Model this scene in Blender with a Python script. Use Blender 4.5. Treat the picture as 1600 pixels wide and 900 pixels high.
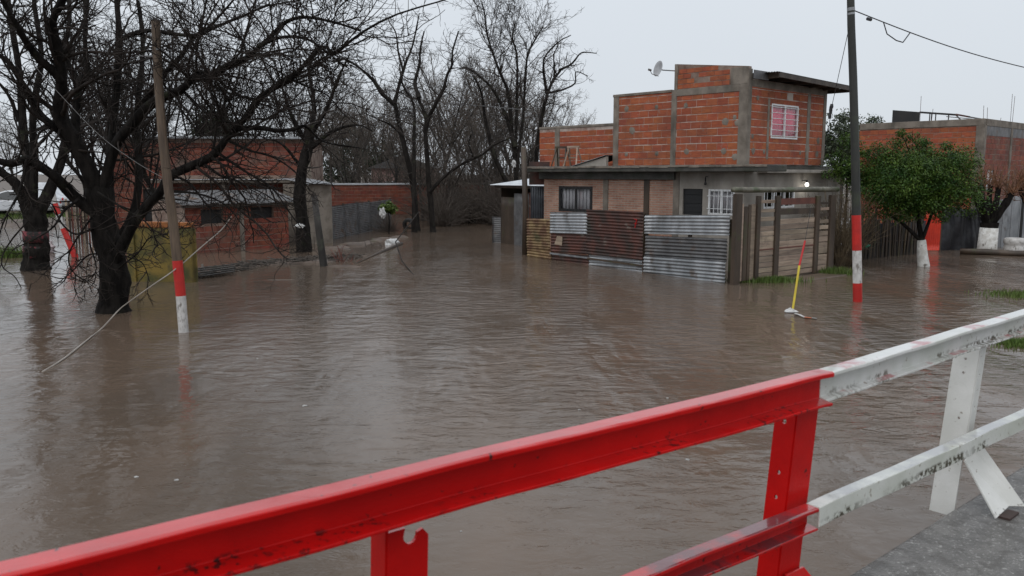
import bpy, math, random
import numpy as np
from mathutils import Vector, Matrix
R = math.radians
random.seed(7)
rng = np.random.default_rng(11)
for o in list(bpy.data.objects): bpy.data.objects.remove(o)
S = bpy.context.scene
COL = S.collection

# ------------------------------------------------------------------ camera
CAM_H = 2.6; FPX = 1300.0; PITCH = math.atan(178/1300)
cd = bpy.data.cameras.new('camera'); cam = bpy.data.objects.new('camera', cd); COL.objects.link(cam)
cam.location = (0, 0, CAM_H); cam.rotation_euler = (R(90)-PITCH, 0, 0)
cd.sensor_width = 36; cd.lens = 36*FPX/1600; cd.clip_start = 0.05; cd.clip_end = 6000
cd.dof.use_dof = True; cd.dof.focus_distance = 14; cd.dof.aperture_fstop = 5.6
S.camera = cam
S.render.resolution_x = 1024; S.render.resolution_y = 576
# ------------------------------------------------------------------ overcast rainy sky
SUN_EL, SUN_AZ = R(52), R(205)      # azimuth measured from +Y towards +X
W = bpy.data.worlds.new('World'); S.world = W; W.use_nodes = True
nt = W.node_tree; nt.nodes.clear()
sky = nt.nodes.new('ShaderNodeTexSky'); sky.sky_type = 'NISHITA'; sky.sun_disc = False
sky.sun_elevation = SUN_EL; sky.sun_rotation = SUN_AZ
bg1 = nt.nodes.new('ShaderNodeBackground'); bg1.inputs[1].default_value = 0.05
nt.links.new(sky.outputs[0], bg1.inputs[0])
# closed cloud cover: even pale grey, brighter overhead as every overcast sky is
tc = nt.nodes.new('ShaderNodeTexCoord'); sx = nt.nodes.new('ShaderNodeSeparateXYZ')
nt.links.new(tc.outputs['Generated'], sx.inputs[0])
mp = nt.nodes.new('ShaderNodeMapRange'); mp.inputs['From Min'].default_value = 0; mp.inputs['From Max'].default_value = 1
mp.inputs['To Min'].default_value = 0.90; mp.inputs['To Max'].default_value = 1.3
nt.links.new(sx.outputs[2], mp.inputs[0])
nz = nt.nodes.new('ShaderNodeTexNoise'); nz.inputs['Scale'].default_value = 2.2; nz.inputs['Detail'].default_value = 4
nt.links.new(tc.outputs['Generated'], nz.inputs[0])
cr = nt.nodes.new('ShaderNodeMix'); cr.data_type = 'RGBA'
cr.inputs[6].default_value = (.745, .80, .87, 1); cr.inputs[7].default_value = (.81, .86, .91, 1)
nt.links.new(nz.outputs[0], cr.inputs[0])
bg2 = nt.nodes.new('ShaderNodeBackground'); nt.links.new(cr.outputs[2], bg2.inputs[0]); nt.links.new(mp.outputs[0], bg2.inputs[1])
ms = nt.nodes.new('ShaderNodeMixShader'); ms.inputs[0].default_value = 0.92
out = nt.nodes.new('ShaderNodeOutputWorld')
nt.links.new(bg1.outputs[0], ms.inputs[1]); nt.links.new(bg2.outputs[0], ms.inputs[2]); nt.links.new(ms.outputs[0], out.inputs[0])
sl = bpy.data.lights.new('sun', 'SUN'); sl.energy = 0.9; sl.angle = R(60); sl.color = (1, .97, .93)
so = bpy.data.objects.new('sun', sl); COL.objects.link(so)
sd = Vector((math.sin(SUN_AZ)*math.cos(SUN_EL), math.cos(SUN_AZ)*math.cos(SUN_EL), math.sin(SUN_EL)))
so.rotation_euler = sd.to_track_quat('Z', 'Y').to_euler(); so.location = sd*60
vs = S.view_settings; vs.view_transform = 'Standard'; vs.look = 'None'; vs.gamma = 1; vs.exposure = 0; vs.use_curve_mapping = False
S.render.engine = 'CYCLES'

# ------------------------------------------------------------------ survey helpers
CP, SP = math.cos(PITCH), math.sin(PITCH)
def ray(px, py):
    a = (px-800)/FPX; b = (450-py)/FPX
    return Vector((a, CP+b*SP, -SP+b*CP))
def at(px, py, Y):
    d = ray(px, py); return Vector((0, 0, CAM_H)) + d*(Y/d.y)
def gnd(px, py, z=0.0):
    d = ray(px, py); return Vector((0, 0, CAM_H)) + d*((z-CAM_H)/d.z)
def zof(py, Y): return at(800, py, Y).z
def V(*a): return Vector(a)

# ------------------------------------------------------------------ mesh helpers
class MB:
    def __init__(s): s.v = []; s.f = []
    def box(s, o, a, b, c):          # corner + three edge vectors
        o, a, b, c = map(Vector, (o, a, b, c)); k = len(s.v)
        if a.cross(b).dot(c) < 0: a, b = b, a
        s.v += [o, o+a, o+a+b, o+b, o+c, o+a+c, o+a+b+c, o+b+c]
        s.f += [tuple(k+i for i in q) for q in ((0,3,2,1),(4,5,6,7),(0,1,5,4),(1,2,6,5),(2,3,7,6),(3,0,4,7))]
        return s
    def bar(s, p, q, w, h, up=(0,0,1)):   # rectangular bar from p to q
        p, q = Vector(p), Vector(q); d = (q-p); n = d.normalized(); up = Vector(up)
        x = n.cross(up)
        if x.length < 1e-3: x = n.cross(Vector((1,0,0)))
        x.normalize(); y = x.cross(n).normalized()
        return s.box(p - x*w/2 - y*h/2, x*w, y*h, d)
    def tube(s, pts, rad, n=8, cap=True, flat=1.0):
        pts = [Vector(p) for p in pts]; k = len(s.v)
        if not hasattr(rad, '__len__'): rad = [rad]*len(pts)
        prev = None
        for i, p in enumerate(pts):
            t = (pts[min(i+1, len(pts)-1)]-pts[max(i-1, 0)]).normalized()
            x = (prev - t*prev.dot(t)) if prev is not None else t.cross(Vector((0.13, .31, 1)) if abs(t.z) < .9 else Vector((1, .1, 0)))
            x.normalize(); y = t.cross(x); prev = x
            for j in range(n):
                a = 2*math.pi*j/n; s.v.append(p + x*math.cos(a)*rad[i] + y*math.sin(a)*rad[i]*flat)
        for i in range(len(pts)-1):
            for j in range(n):
                a = k+i*n+j; b = k+i*n+(j+1) % n; s.f.append((a, b, b+n, a+n))
        if cap:
            s.f.append(tuple(k+j for j in reversed(range(n)))); e = k+(len(pts)-1)*n; s.f.append(tuple(e+j for j in range(n)))
        return s
    def lathe(s, c, prof, n=24, ax=(0,0,1)):
        ax = Vector(ax).normalized(); x = ax.orthogonal().normalized(); y = ax.cross(x); c = Vector(c); k = len(s.v)
        for r, h in prof:
            for j in range(n):
                a = 2*math.pi*j/n; s.v.append(c+ax*h+(x*math.cos(a)+y*math.sin(a))*r)
        for i in range(len(prof)-1):
            for j in range(n):
                a = k+i*n+j; b = k+i*n+(j+1) % n; s.f.append((a, b, b+n, a+n))
        return s
    def prism(s, poly, ext):         # polygon (list of Vector) extruded by vector ext
        k = len(s.v); n = len(poly); ext = Vector(ext); poly = [Vector(p) for p in poly]
        s.v += poly + [p+ext for p in poly]
        s.f.append(tuple(k+i for i in reversed(range(n)))); s.f.append(tuple(k+n+i for i in range(n)))
        for i in range(n):
            j = (i+1) % n; s.f.append((k+i, k+j, k+n+j, k+n+i))
        return s
    def arr(s, v, f):
        k = len(s.v); s.v += [Vector(p) for p in v]; s.f += [tuple(int(i)+k for i in q) for q in f]; return s

def tag(o, label=None, cat=None, group=None, kind=None):
    if label: o['label'] = label
    if cat: o['category'] = cat
    if group: o['group'] = group
    if kind: o['kind'] = kind
    return o
def empty(name, loc, label, cat, group=None):
    o = bpy.data.objects.new(name, None); COL.objects.link(o); o.location = loc; o.empty_display_size = .2
    return tag(o, label, cat, group)
def link(name, me, parent=None, local=False):
    o = bpy.data.objects.new(name, me); COL.objects.link(o)
    if parent:
        o.parent = parent
        if not local and parent.type == 'EMPTY': o.matrix_parent_inverse = Matrix.Translation(-parent.location)
    return o
def mesh_np(name, v, f, m, smooth=False):
    me = bpy.data.meshes.new(name); v = np.asarray(v, dtype=np.float32); f = np.asarray(f, dtype=np.int32)
    k = f.shape[1]
    me.vertices.add(len(v)); me.vertices.foreach_set('co', v.ravel())
    me.loops.add(f.size); me.loops.foreach_set('vertex_index', f.ravel())
    me.polygons.add(len(f)); me.polygons.foreach_set('loop_start', np.arange(0, f.size, k, dtype=np.int32))
    me.polygons.foreach_set('loop_total', np.full(len(f), k, dtype=np.int32))
    if smooth: me.polygons.foreach_set('use_smooth', np.ones(len(f), dtype=bool))
    me.update(calc_edges=True); me.materials.append(m); return me
def obj(name, mb, m, parent=None, smooth=False, bevel=0, solid=0):
    vs_ = mb.v; loc = None
    if parent is None and vs_:
        xs = [p.x for p in vs_]; ys = [p.y for p in vs_]; zs = [p.z for p in vs_]
        loc = Vector(((min(xs)+max(xs))/2, (min(ys)+max(ys))/2, min(zs)))
        vs_ = [p-loc for p in vs_]
    me = bpy.data.meshes.new(name); me.from_pydata([tuple(p) for p in vs_], [], mb.f); me.materials.append(m)
    if smooth: me.polygons.foreach_set('use_smooth', [True]*len(me.polygons))
    o = link(name, me, parent)
    if loc: o.location = loc
    if solid: md = o.modifiers.new('solid', 'SOLIDIFY'); md.thickness = solid; md.offset = 0
    if bevel: md = o.modifiers.new('bevel', 'BEVEL'); md.width = bevel; md.segments = 2; md.limit_method = 'ANGLE'
    return o
def struct(name, mb, m, **k):
    o = obj(name, mb, m, **k); o['kind'] = 'structure'; return o

# ------------------------------------------------------------------ materials
def _mix(nt, fac, a, b, mode='MIX'):
    n = nt.nodes.new('ShaderNodeMix'); n.data_type = 'RGBA'; n.blend_type = mode
    for s_, x in ((0, fac), (6, a), (7, b)):
        if isinstance(x, (int, float)): n.inputs[s_].default_value = x
        elif isinstance(x, tuple): n.inputs[s_].default_value = (*x, 1) if len(x) == 3 else x
        else: nt.links.new(x, n.inputs[s_])
    return n.outputs[2]
def _noise(nt, vec, scale, detail=5, rough=.6, lo=.4, hi=.6):
    n = nt.nodes.new('ShaderNodeTexNoise'); n.inputs['Scale'].default_value = scale
    n.inputs['Detail'].default_value = detail; n.inputs['Roughness'].default_value = rough
    nt.links.new(vec, n.inputs['Vector'])
    m = nt.nodes.new('ShaderNodeMapRange'); m.inputs['From Min'].default_value = lo; m.inputs['From Max'].default_value = hi
    nt.links.new(n.outputs[0], m.inputs[0]); return m.outputs[0], n.outputs[0]
def _pos(nt, stretch=(1,1,1)):
    g = nt.nodes.new('ShaderNodeNewGeometry')
    m = nt.nodes.new('ShaderNodeMapping'); m.inputs['Scale'].default_value = stretch
    nt.links.new(g.outputs['Position'], m.inputs[0]); return m.outputs[0], g
def mat(name, c1, c2=None, scale=3, rough=.7, bump=0, bscale=None, rnd=0, hrnd=0, spots=None, spots2=None, metal=0, stretch=(1,1,1), coat=0, lo=.38, hi=.62, spec=.5, extra=None):
    m = bpy.data.materials.new(name); m.use_nodes = True; nt = m.node_tree; b = nt.nodes['Principled BSDF']
    vec, g = _pos(nt, stretch)
    fac, raw = _noise(nt, vec, scale, lo=lo, hi=hi)
    col = _mix(nt, fac, c1, c2 or c1)
    for sp in (spots, spots2):
        if sp:
            sc, ss, lo_, hi_ = sp[:4]
            v2, _ = _pos(nt, sp[4] if len(sp) > 4 else (1,1,1))
            f2, _ = _noise(nt, v2, ss, detail=7, lo=lo_, hi=hi_); col = _mix(nt, f2, col, sc)
    if extra: col = extra(nt, col, g)
    if rnd or hrnd:
        oi = nt.nodes.new('ShaderNodeObjectInfo'); ad = nt.nodes.new('ShaderNodeMath'); ad.operation = 'ADD'
        nt.links.new(oi.outputs['Random'], ad.inputs[0]); nt.links.new(g.outputs['Random Per Island'], ad.inputs[1])
        fr = nt.nodes.new('ShaderNodeMath'); fr.operation = 'FRACT'; nt.links.new(ad.outputs[0], fr.inputs[0])
        mr = nt.nodes.new('ShaderNodeMapRange'); mr.inputs['To Min'].default_value = 1-rnd; mr.inputs['To Max'].default_value = 1+rnd
        nt.links.new(fr.outputs[0], mr.inputs[0])
        h = nt.nodes.new('ShaderNodeHueSaturation'); nt.links.new(col, h.inputs['Color']); nt.links.new(mr.outputs[0], h.inputs['Value'])
        if hrnd:
            f7 = nt.nodes.new('ShaderNodeMath'); f7.operation = 'MULTIPLY'; f7.inputs[1].default_value = 7.31; nt.links.new(fr.outputs[0], f7.inputs[0])
            f8 = nt.nodes.new('ShaderNodeMath'); f8.operation = 'FRACT'; nt.links.new(f7.outputs[0], f8.inputs[0])
            m2 = nt.nodes.new('ShaderNodeMapRange'); m2.inputs['To Min'].default_value = .5-hrnd; m2.inputs['To Max'].default_value = .5+hrnd
            nt.links.new(f8.outputs[0], m2.inputs[0]); nt.links.new(m2.outputs[0], h.inputs['Hue'])
        col = h.outputs[0]
    nt.links.new(col, b.inputs['Base Color'])
    b.inputs['Metallic'].default_value = metal; b.inputs['Specular IOR Level'].default_value = spec
    rr = nt.nodes.new('ShaderNodeMapRange'); rr.inputs['To Min'].default_value = max(.02, rough-.12); rr.inputs['To Max'].default_value = min(1, rough+.12)
    nt.links.new(raw, rr.inputs[0]); nt.links.new(rr.outputs[0], b.inputs['Roughness'])
    if coat: b.inputs['Coat Weight'].default_value = coat; b.inputs['Coat Roughness'].default_value = .12
    if bump:
        _, r2 = _noise(nt, vec, bscale or scale*4, detail=6)
        bp = nt.nodes.new('ShaderNodeBump'); bp.inputs['Strength'].default_value = 1; bp.inputs['Distance'].default_value = bump
        nt.links.new(r2, bp.inputs['Height']); nt.links.new(bp.outputs[0], b.inputs['Normal'])
    return m
def emis(name, c, s):
    m = bpy.data.materials.new(name); m.use_nodes = True; b = m.node_tree.nodes['Principled BSDF']
    b.inputs['Base Color'].default_value = (*c, 1); b.inputs['Emission Color'].default_value = (*c, 1); b.inputs['Emission Strength'].default_value = s
    return m

# house axes: two street fronts at right angles
aL = V(-.68, .733, 0).normalized(); nL = V(aL.y, -aL.x, 0)*-1
aR = V(.733, .68, 0).normalized(); nR = V(aR.y, -aR.x, 0)
def facing(axis):
    def ex(nt, col, g):
        d = nt.nodes.new('ShaderNodeVectorMath'); d.operation = 'DOT_PRODUCT'; d.inputs[1].default_value = axis
        nt.links.new(g.outputs['Position'], d.inputs[0])
        sx = nt.nodes.new('ShaderNodeSeparateXYZ'); nt.links.new(g.outputs['Position'], sx.inputs[0])
        cb = nt.nodes.new('ShaderNodeCombineXYZ'); nt.links.new(d.outputs['Value'], cb.inputs[0]); nt.links.new(sx.outputs[2], cb.inputs[1])
        br = nt.nodes.new('ShaderNodeTexBrick'); nt.links.new(cb.outputs[0], br.inputs['Vector'])
        br.inputs['Scale'].default_value = 1; br.inputs['Brick Width'].default_value = .25; br.inputs['Row Height'].default_value = .068
        br.inputs['Mortar Size'].default_value = .012; br.inputs['Mortar'].default_value = (.44, .37, .32, 1)
        br.inputs['Color1'].default_value = (.50, .29, .215, 1); br.inputs['Color2'].default_value = (.37, .185, .13, 1); br.inputs['Bias'].default_value = -.1
        bp = nt.nodes.new('ShaderNodeBump'); bp.inputs['Distance'].default_value = .012; bp.invert = True
        nt.links.new(br.outputs['Fac'], bp.inputs['Height'])
        b = nt.nodes['Principled BSDF']; nt.links.new(bp.outputs[0], b.inputs['Normal'])
        return _mix(nt, 1.0, br.outputs['Color'], col, 'MULTIPLY')
    return ex

M = {}
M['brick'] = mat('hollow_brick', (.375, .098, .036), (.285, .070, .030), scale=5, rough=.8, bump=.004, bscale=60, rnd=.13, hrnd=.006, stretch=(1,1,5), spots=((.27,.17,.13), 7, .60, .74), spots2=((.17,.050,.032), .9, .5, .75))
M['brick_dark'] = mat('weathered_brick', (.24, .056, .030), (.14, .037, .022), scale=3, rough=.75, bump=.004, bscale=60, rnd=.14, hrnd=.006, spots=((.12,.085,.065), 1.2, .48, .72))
M['mortar'] = mat('mortar', (.50, .43, .38), (.24, .14, .11), scale=2.5, rough=.9, bump=.006, bscale=50)
M['mortar_dark'] = mat('old_mortar', (.28, .21, .17), (.13, .075, .055), scale=2.2, rough=.9, bump=.006)
M['concrete'] = mat('concrete', (.235, .20, .165), (.135, .112, .09), scale=2.5, rough=.8, bump=.006, bscale=30, spots=((.05,.048,.04), 1.4, .55, .75, (1,1,.25)))
M['slab'] = mat('wet_mossy_shade_concrete', (.085, .08, .07), (.04, .038, .033), scale=2.2, rough=.5, bump=.008, bscale=25, spots=((.03,.035,.02), 2.1, .5, .68))  # moss-dark slab colour, also used for the painted shade strip below it
M['plaster'] = mat('stained_cement_render', (.37, .335, .295), (.26, .235, .205), scale=1.3, rough=.85, bump=.003, bscale=40, spots=((.10,.095,.085), .9, .52, .78, (1,1,.3)))
M['facing'] = mat('facing_brick', (1, .95, .9), (.72, .66, .62), scale=1.6, rough=.8, extra=facing(aL))
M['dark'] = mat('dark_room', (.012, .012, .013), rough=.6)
M['black_steel'] = mat('black_steel', (.012, .012, .013), (.022, .02, .019), rough=.4)
M['white_frame'] = mat('white_frame', (.78, .79, .8), (.66, .66, .66), scale=8, rough=.35)
M['curtain'] = mat('pale_curtain', (.42, .41, .43), (.30, .29, .31), scale=6, rough=.9, stretch=(3,3,.4))
M['pink'] = mat('pink_curtain', (.85, .028, .13), (.68, .02, .09), scale=7, rough=.9, stretch=(3,3,.4), spots=((.62,.30,.32), 16, .64, .7))
def glass_mat():
    m = bpy.data.materials.new('window_glass'); m.use_nodes = True; nt = m.node_tree; nt.nodes.remove(nt.nodes['Principled BSDF'])
    t = nt.nodes.new('ShaderNodeBsdfTransparent'); g = nt.nodes.new('ShaderNodeBsdfGlossy'); g.inputs['Roughness'].default_value = .03
    lw = nt.nodes.new('ShaderNodeLayerWeight'); lw.inputs['Blend'].default_value = .5
    pw = nt.nodes.new('ShaderNodeMath'); pw.operation = 'POWER'; pw.inputs[1].default_value = 4; nt.links.new(lw.outputs['Facing'], pw.inputs[0])
    f = nt.nodes.new('ShaderNodeMath'); f.operation = 'MULTIPLY_ADD'; f.inputs[1].default_value = .9; f.inputs[2].default_value = .04; nt.links.new(pw.outputs[0], f.inputs[0])
    x = nt.nodes.new('ShaderNodeMixShader'); nt.links.new(f.outputs[0], x.inputs[0]); nt.links.new(t.outputs[0], x.inputs[1]); nt.links.new(g.outputs[0], x.inputs[2])
    nt.links.new(x.outputs[0], nt.nodes['Material Output'].inputs[0]); return m
M['glass'] = glass_mat()
M['galv'] = mat('galvanised_sheet', (.37, .38, .395), (.225, .235, .245), scale=3, rough=.42, metal=.35, rnd=.12, stretch=(1,1,.4), spots=((.16,.09,.055), 2.4, .60, .74), spots2=((.10,.095,.09), 1.2, .56, .72))
M['galv_dark'] = mat('dull_grey_sheet', (.165, .163, .165), (.098, .096, .098), scale=3, rough=.5, metal=.3, rnd=.1, spots=((.12,.07,.045), 2.4, .55, .7))
M['rust'] = mat('rusted_sheet', (.115, .042, .030), (.055, .032, .027), scale=2.6, rough=.6, metal=.2, rnd=.12, spots=((.24,.21,.18), 2.2, .60, .70), spots2=((.04,.035,.028), 1.5, .52, .66))
M['rust_yellow'] = mat('yellow_rusted_sheet', (.30, .21, .10), (.125, .062, .034), scale=2.8, rough=.6, metal=.15, rnd=.1, spots=((.07,.065,.025), 1.9, .56, .7))
M['steel_blue'] = mat('blue_black_sheet', (.055, .06, .07), (.03, .032, .037), scale=3, rough=.45, metal=.3)
M['spray_red'] = mat('red_spray_paint', (.75, .03, .03), (.6, .02, .02), rough=.5)
M['wood_dark'] = mat('wet_dark_timber', (.070, .047, .031), (.036, .024, .016), scale=3, rough=.55, bump=.006, bscale=25, stretch=(1,1,.25), rnd=.2, spots=((.055,.06,.02), 1.8, .56, .72))
M['plank'] = mat('weathered_plank', (.36, .275, .205), (.225, .168, .125), scale=4, rough=.65, bump=.004, bscale=20, rnd=.28, hrnd=.01, stretch=(.35,.35,3), spots=((.12,.09,.07), 2.6, .58, .76))
M['plank_red'] = mat('red_brown_plank', (.15, .048, .032), (.10, .035, .025), scale=4, rough=.6)
M['log'] = mat('mossy_log', (.17, .155, .12), (.075, .07, .05), scale=4, rough=.5, bump=.006, spots=((.055,.075,.03), 3, .5, .65))
M['bark'] = mat('wet_bark', (.021, .018, .016), (.0075, .0065, .006), scale=7, rough=.85, spec=.10, bump=.03, bscale=16, stretch=(1,1,.35), spots=((.034,.037,.022), 3, .60, .72))
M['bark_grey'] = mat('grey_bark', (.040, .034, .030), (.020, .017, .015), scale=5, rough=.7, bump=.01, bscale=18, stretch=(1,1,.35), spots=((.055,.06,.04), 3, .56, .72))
M['bark_mid'] = mat('dark_grey_bark', (.026, .022, .0195), (.013, .011, .010), scale=6, rough=.85, spec=.12, bump=.02, bscale=16, stretch=(1,1,.35), spots=((.045,.045,.03), 3, .58, .7))
M['twig'] = mat('dark_twigs', (.040, .032, .028), (.018, .015, .013), scale=4, rough=.8, spec=.12)
M['twig_brown'] = mat('brown_twigs', (.050, .039, .033), (.028, .023, .020), scale=2, rough=.8)
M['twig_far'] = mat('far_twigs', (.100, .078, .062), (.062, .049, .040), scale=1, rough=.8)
M['twig_orange'] = mat('orange_shoots', (.20, .085, .035), (.11, .055, .03), scale=4, rough=.7)
M['dry_stem'] = mat('dry_stems', (.14, .10, .055), (.07, .05, .03), scale=4, rough=.8)
def leaf_mat(name, c1, c2, rnd):
    m = mat(name, c1, c2, scale=2.4, rough=.5, rnd=rnd, hrnd=.012, spec=.22); return m
M['leaf'] = leaf_mat('glossy_leaf', (.020, .056, .009), (.070, .116, .017), .5)
M['leaf_far'] = leaf_mat('far_leaf', (.045, .058, .034), (.062, .075, .045), .35)
M['leaf_dark'] = leaf_mat('dark_leaf', (.022, .032, .018), (.036, .046, .024), .35)
M['grass'] = leaf_mat('grass_blade', (.075, .125, .025), (.11, .15, .04), .35)
M['limewash'] = mat('limewash', (.72, .71, .68), (.52, .50, .46), scale=8, rough=.8, bump=.008, bscale=30, spots=((.14,.12,.10), 11, .60, .68, (1,1,.5)))
M['red_paint'] = mat('red_pole_paint', (.55, .022, .016), (.42, .018, .014), scale=5, rough=.4, spots=((.12,.02,.015), 14, .64, .72))
M['white_paint'] = mat('white_pole_paint', (.62, .60, .58), (.45, .43, .41), scale=8, rough=.6, spots=((.22,.20,.18), 13, .56, .66, (1,1,.4)))
M['pole_tan'] = mat('tan_pole_wood', (.135, .092, .060), (.070, .047, .031), scale=6, rough=.6, bump=.005, stretch=(2,2,.3), spots=((.10,.062,.03), .8, .48, .62))
M['pole_dark'] = mat('dark_pole_wood', (.032, .032, .028), (.020, .021, .018), scale=3, rough=.55, bump=.005, stretch=(2,2,.3), spots=((.045,.055,.03), 1.2, .55, .7))
M['yellow_wall'] = mat('mossy_yellow_wall', (.225, .150, .026), (.095, .078, .018), scale=1.8, rough=.7, bump=.006, spots=((.060,.062,.016), 2.0, .46, .62), spots2=((.10,.06,.02), 4, .58, .7))
M['orange_cap'] = mat('orange_wall_cap', (.40, .14, .03), (.25, .085, .025), scale=3, rough=.7, bump=.004, spots=((.09,.07,.02), 3, .55, .7))
M['red_sheet'] = mat('red_sheet', (.62, .045, .018), (.50, .03, .014), scale=3, rough=.45)
M['tarp'] = mat('black_tarp', (.014, .014, .017), (.025, .025, .03), scale=5, rough=.35, bump=.02, bscale=5)
M['rope'] = mat('pale_rope', (.42, .38, .34), (.30, .27, .24), rough=.8)
M['wire_grey'] = mat('grey_wire', (.16,.155,.15), rough=.6)
M['wire'] = mat('black_cable', (.03, .03, .033), rough=.5)
M['tin_white'] = mat('pale_sheet', (.66, .68, .70), (.5, .52, .55), scale=3, rough=.4, metal=.2)
M['plastic'] = mat('white_plastic', (.58, .58, .57), (.40, .39, .38), scale=9, rough=.4)
M['foam'] = mat('grey_foam', (.42,.41,.39), (.3,.29,.28), scale=30, rough=.6)
M['yellow'] = mat('yellow_rod', (.72, .56, .06), (.6, .46, .05), rough=.4)
M['red'] = mat('red_rod', (.60, .03, .03), (.5, .03, .03), rough=.4)
M['orange_tape'] = mat('orange_tape', (.70, .20, .10), (.65, .3, .2), rough=.5)
M['mud'] = mat('mud', (.115, .080, .058), (.070, .048, .035), scale=1.5, rough=.6, bump=.03, bscale=3, spots=((.05,.065,.02), .5, .56, .66))
M['debris'] = mat('flood_litter', (.10, .08, .065), (.045, .038, .032), scale=5, rough=.8, rnd=.5)
M['car'] = mat('silver_paint', (.62, .63, .65), (.56, .57, .6), rough=.3, coat=.4)
M['car_glass'] = mat('car_glass', (.02, .025, .03), rough=.1)
M['rubber'] = mat('rubber', (.018, .018, .018), rough=.7)
M['rim'] = mat('steel_rim', (.45, .46, .48), rough=.4, metal=.5)
M['green_plastic'] = mat('green_plastic', (.02, .25, .15), rough=.5)
M['dish'] = mat('grey_dish', (.42, .43, .44), (.33, .33, .34), scale=6, rough=.5)
# bridge rail paints: rain film lies on upward faces, grime and chips gather on the lower flange
def rail_mat(name, c1, c2, rough, chips, chip_sc, lo_, hi_, zband, dirt, top=None, dd=0.0):
    m = mat(name, c1, c2, scale=4, rough=rough, bump=.0010, bscale=70, spots=(chips, chip_sc, lo_, hi_), spec=.16)
    nt = m.node_tree; b = nt.nodes['Principled BSDF']; g = nt.nodes.new('ShaderNodeNewGeometry')
    sx = nt.nodes.new('ShaderNodeSeparateXYZ'); nt.links.new(g.outputs['Normal'], sx.inputs[0])
    up = nt.nodes.new('ShaderNodeMapRange'); up.inputs['From Min'].default_value = .5; up.inputs['From Max'].default_value = .95; nt.links.new(sx.outputs[2], up.inputs[0])
    nt.links.new(up.outputs[0], b.inputs['Coat Weight']); b.inputs['Coat Roughness'].default_value = .10; b.inputs['Coat IOR'].default_value = 1.75
    col = b.inputs['Base Color'].links[0].from_socket
    vec, _ = _pos(nt)
    if zband:
        sz = nt.nodes.new('ShaderNodeSeparateXYZ'); nt.links.new(g.outputs['Position'], sz.inputs[0])
        zr = nt.nodes.new('ShaderNodeMapRange'); zr.inputs['From Min'].default_value = zband+.012; zr.inputs['From Max'].default_value = zband; nt.links.new(sz.outputs[2], zr.inputs[0])
        f, _ = _noise(nt, vec, 38, detail=5, lo=.54-dd, hi=.62-dd)
        f0, _ = _noise(nt, vec, 2.6, detail=2, lo=.44, hi=.58)
        mu = nt.nodes.new('ShaderNodeMath'); mu.operation = 'MULTIPLY'; nt.links.new(zr.outputs[0], mu.inputs[0]); nt.links.new(f, mu.inputs[1])
        mv = nt.nodes.new('ShaderNodeMath'); mv.operation = 'MULTIPLY'; nt.links.new(mu.outputs[0], mv.inputs[0]); nt.links.new(f0, mv.inputs[1])
        col = _mix(nt, mv.outputs[0], col, dirt)
    if top:
        f, _ = _noise(nt, vec, top[1], detail=5, lo=top[2], hi=top[3])
        mu = nt.nodes.new('ShaderNodeMath'); mu.operation = 'MULTIPLY'; nt.links.new(up.outputs[0], mu.inputs[0]); nt.links.new(f, mu.inputs[1]); col = _mix(nt, mu.outputs[0], col, top[0])
    nt.links.new(col, b.inputs['Base Color']); return m
M['rail_red'] = rail_mat('rail_red_paint', (.56, .0045, .004), (.45, .0035, .0035), .36, (.05,.008,.007), 34, .66, .70, 1.795, (.03,.006,.006))
M['post_red'] = rail_mat('post_red_paint', (.52, .0045, .004), (.42, .0035, .0035), .36, (.10,.008,.007), 30, .66, .70, None, None)
M['rail_red_wet'] = rail_mat('rail_red_chipped', (.46, .009, .009), (.36, .007, .007), .34, (.05,.008,.008), 20, .62, .68, 1.356, (.03,.006,.006), top=((.13,.030,.036), 5, .42, .58))
M['rail_white'] = rail_mat('rail_white_paint', (.66, .65, .62), (.56, .555, .52), .45, (.25,.22,.18), 40, .66, .70, 1.02, (.10,.08,.06))
M['post_white'] = rail_mat('post_white_paint', (.66, .65, .62), (.55, .545, .51), .45, (.25,.22,.18), 40, .65, .70, None, None)
M['rail_white_worn'] = rail_mat('rail_white_worn', (.66, .65, .63), (.54, .545, .50), .45, (.30,.26,.22), 36, .64, .69, 1.808, (.10,.085,.06), top=((.42,.14,.14), 6, .53, .64), dd=.06)
M['rail_white_low'] = rail_mat('rail_white_low', (.62, .62, .58), (.50, .51, .45), .45, (.28,.25,.20), 36, .62, .68, 1.368, (.075,.065,.045), top=((.36,.36,.36), 5, .40, .55), dd=.08)
M['deck'] = mat('wet_asphalt', (.155, .145, .135), (.095, .089, .083), scale=7, rough=.22, bump=.008, bscale=60, spots=((.33,.32,.30), 80, .58, .64), spots2=((.085,.077,.07), 14, .50, .62))
M['kerb'] = mat('wet_kerb_concrete', (.17, .16, .15), (.11, .103, .096), scale=4, rough=.4, bump=.004, bscale=40, spots=((.05,.046,.04), 3, .58, .7))
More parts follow.
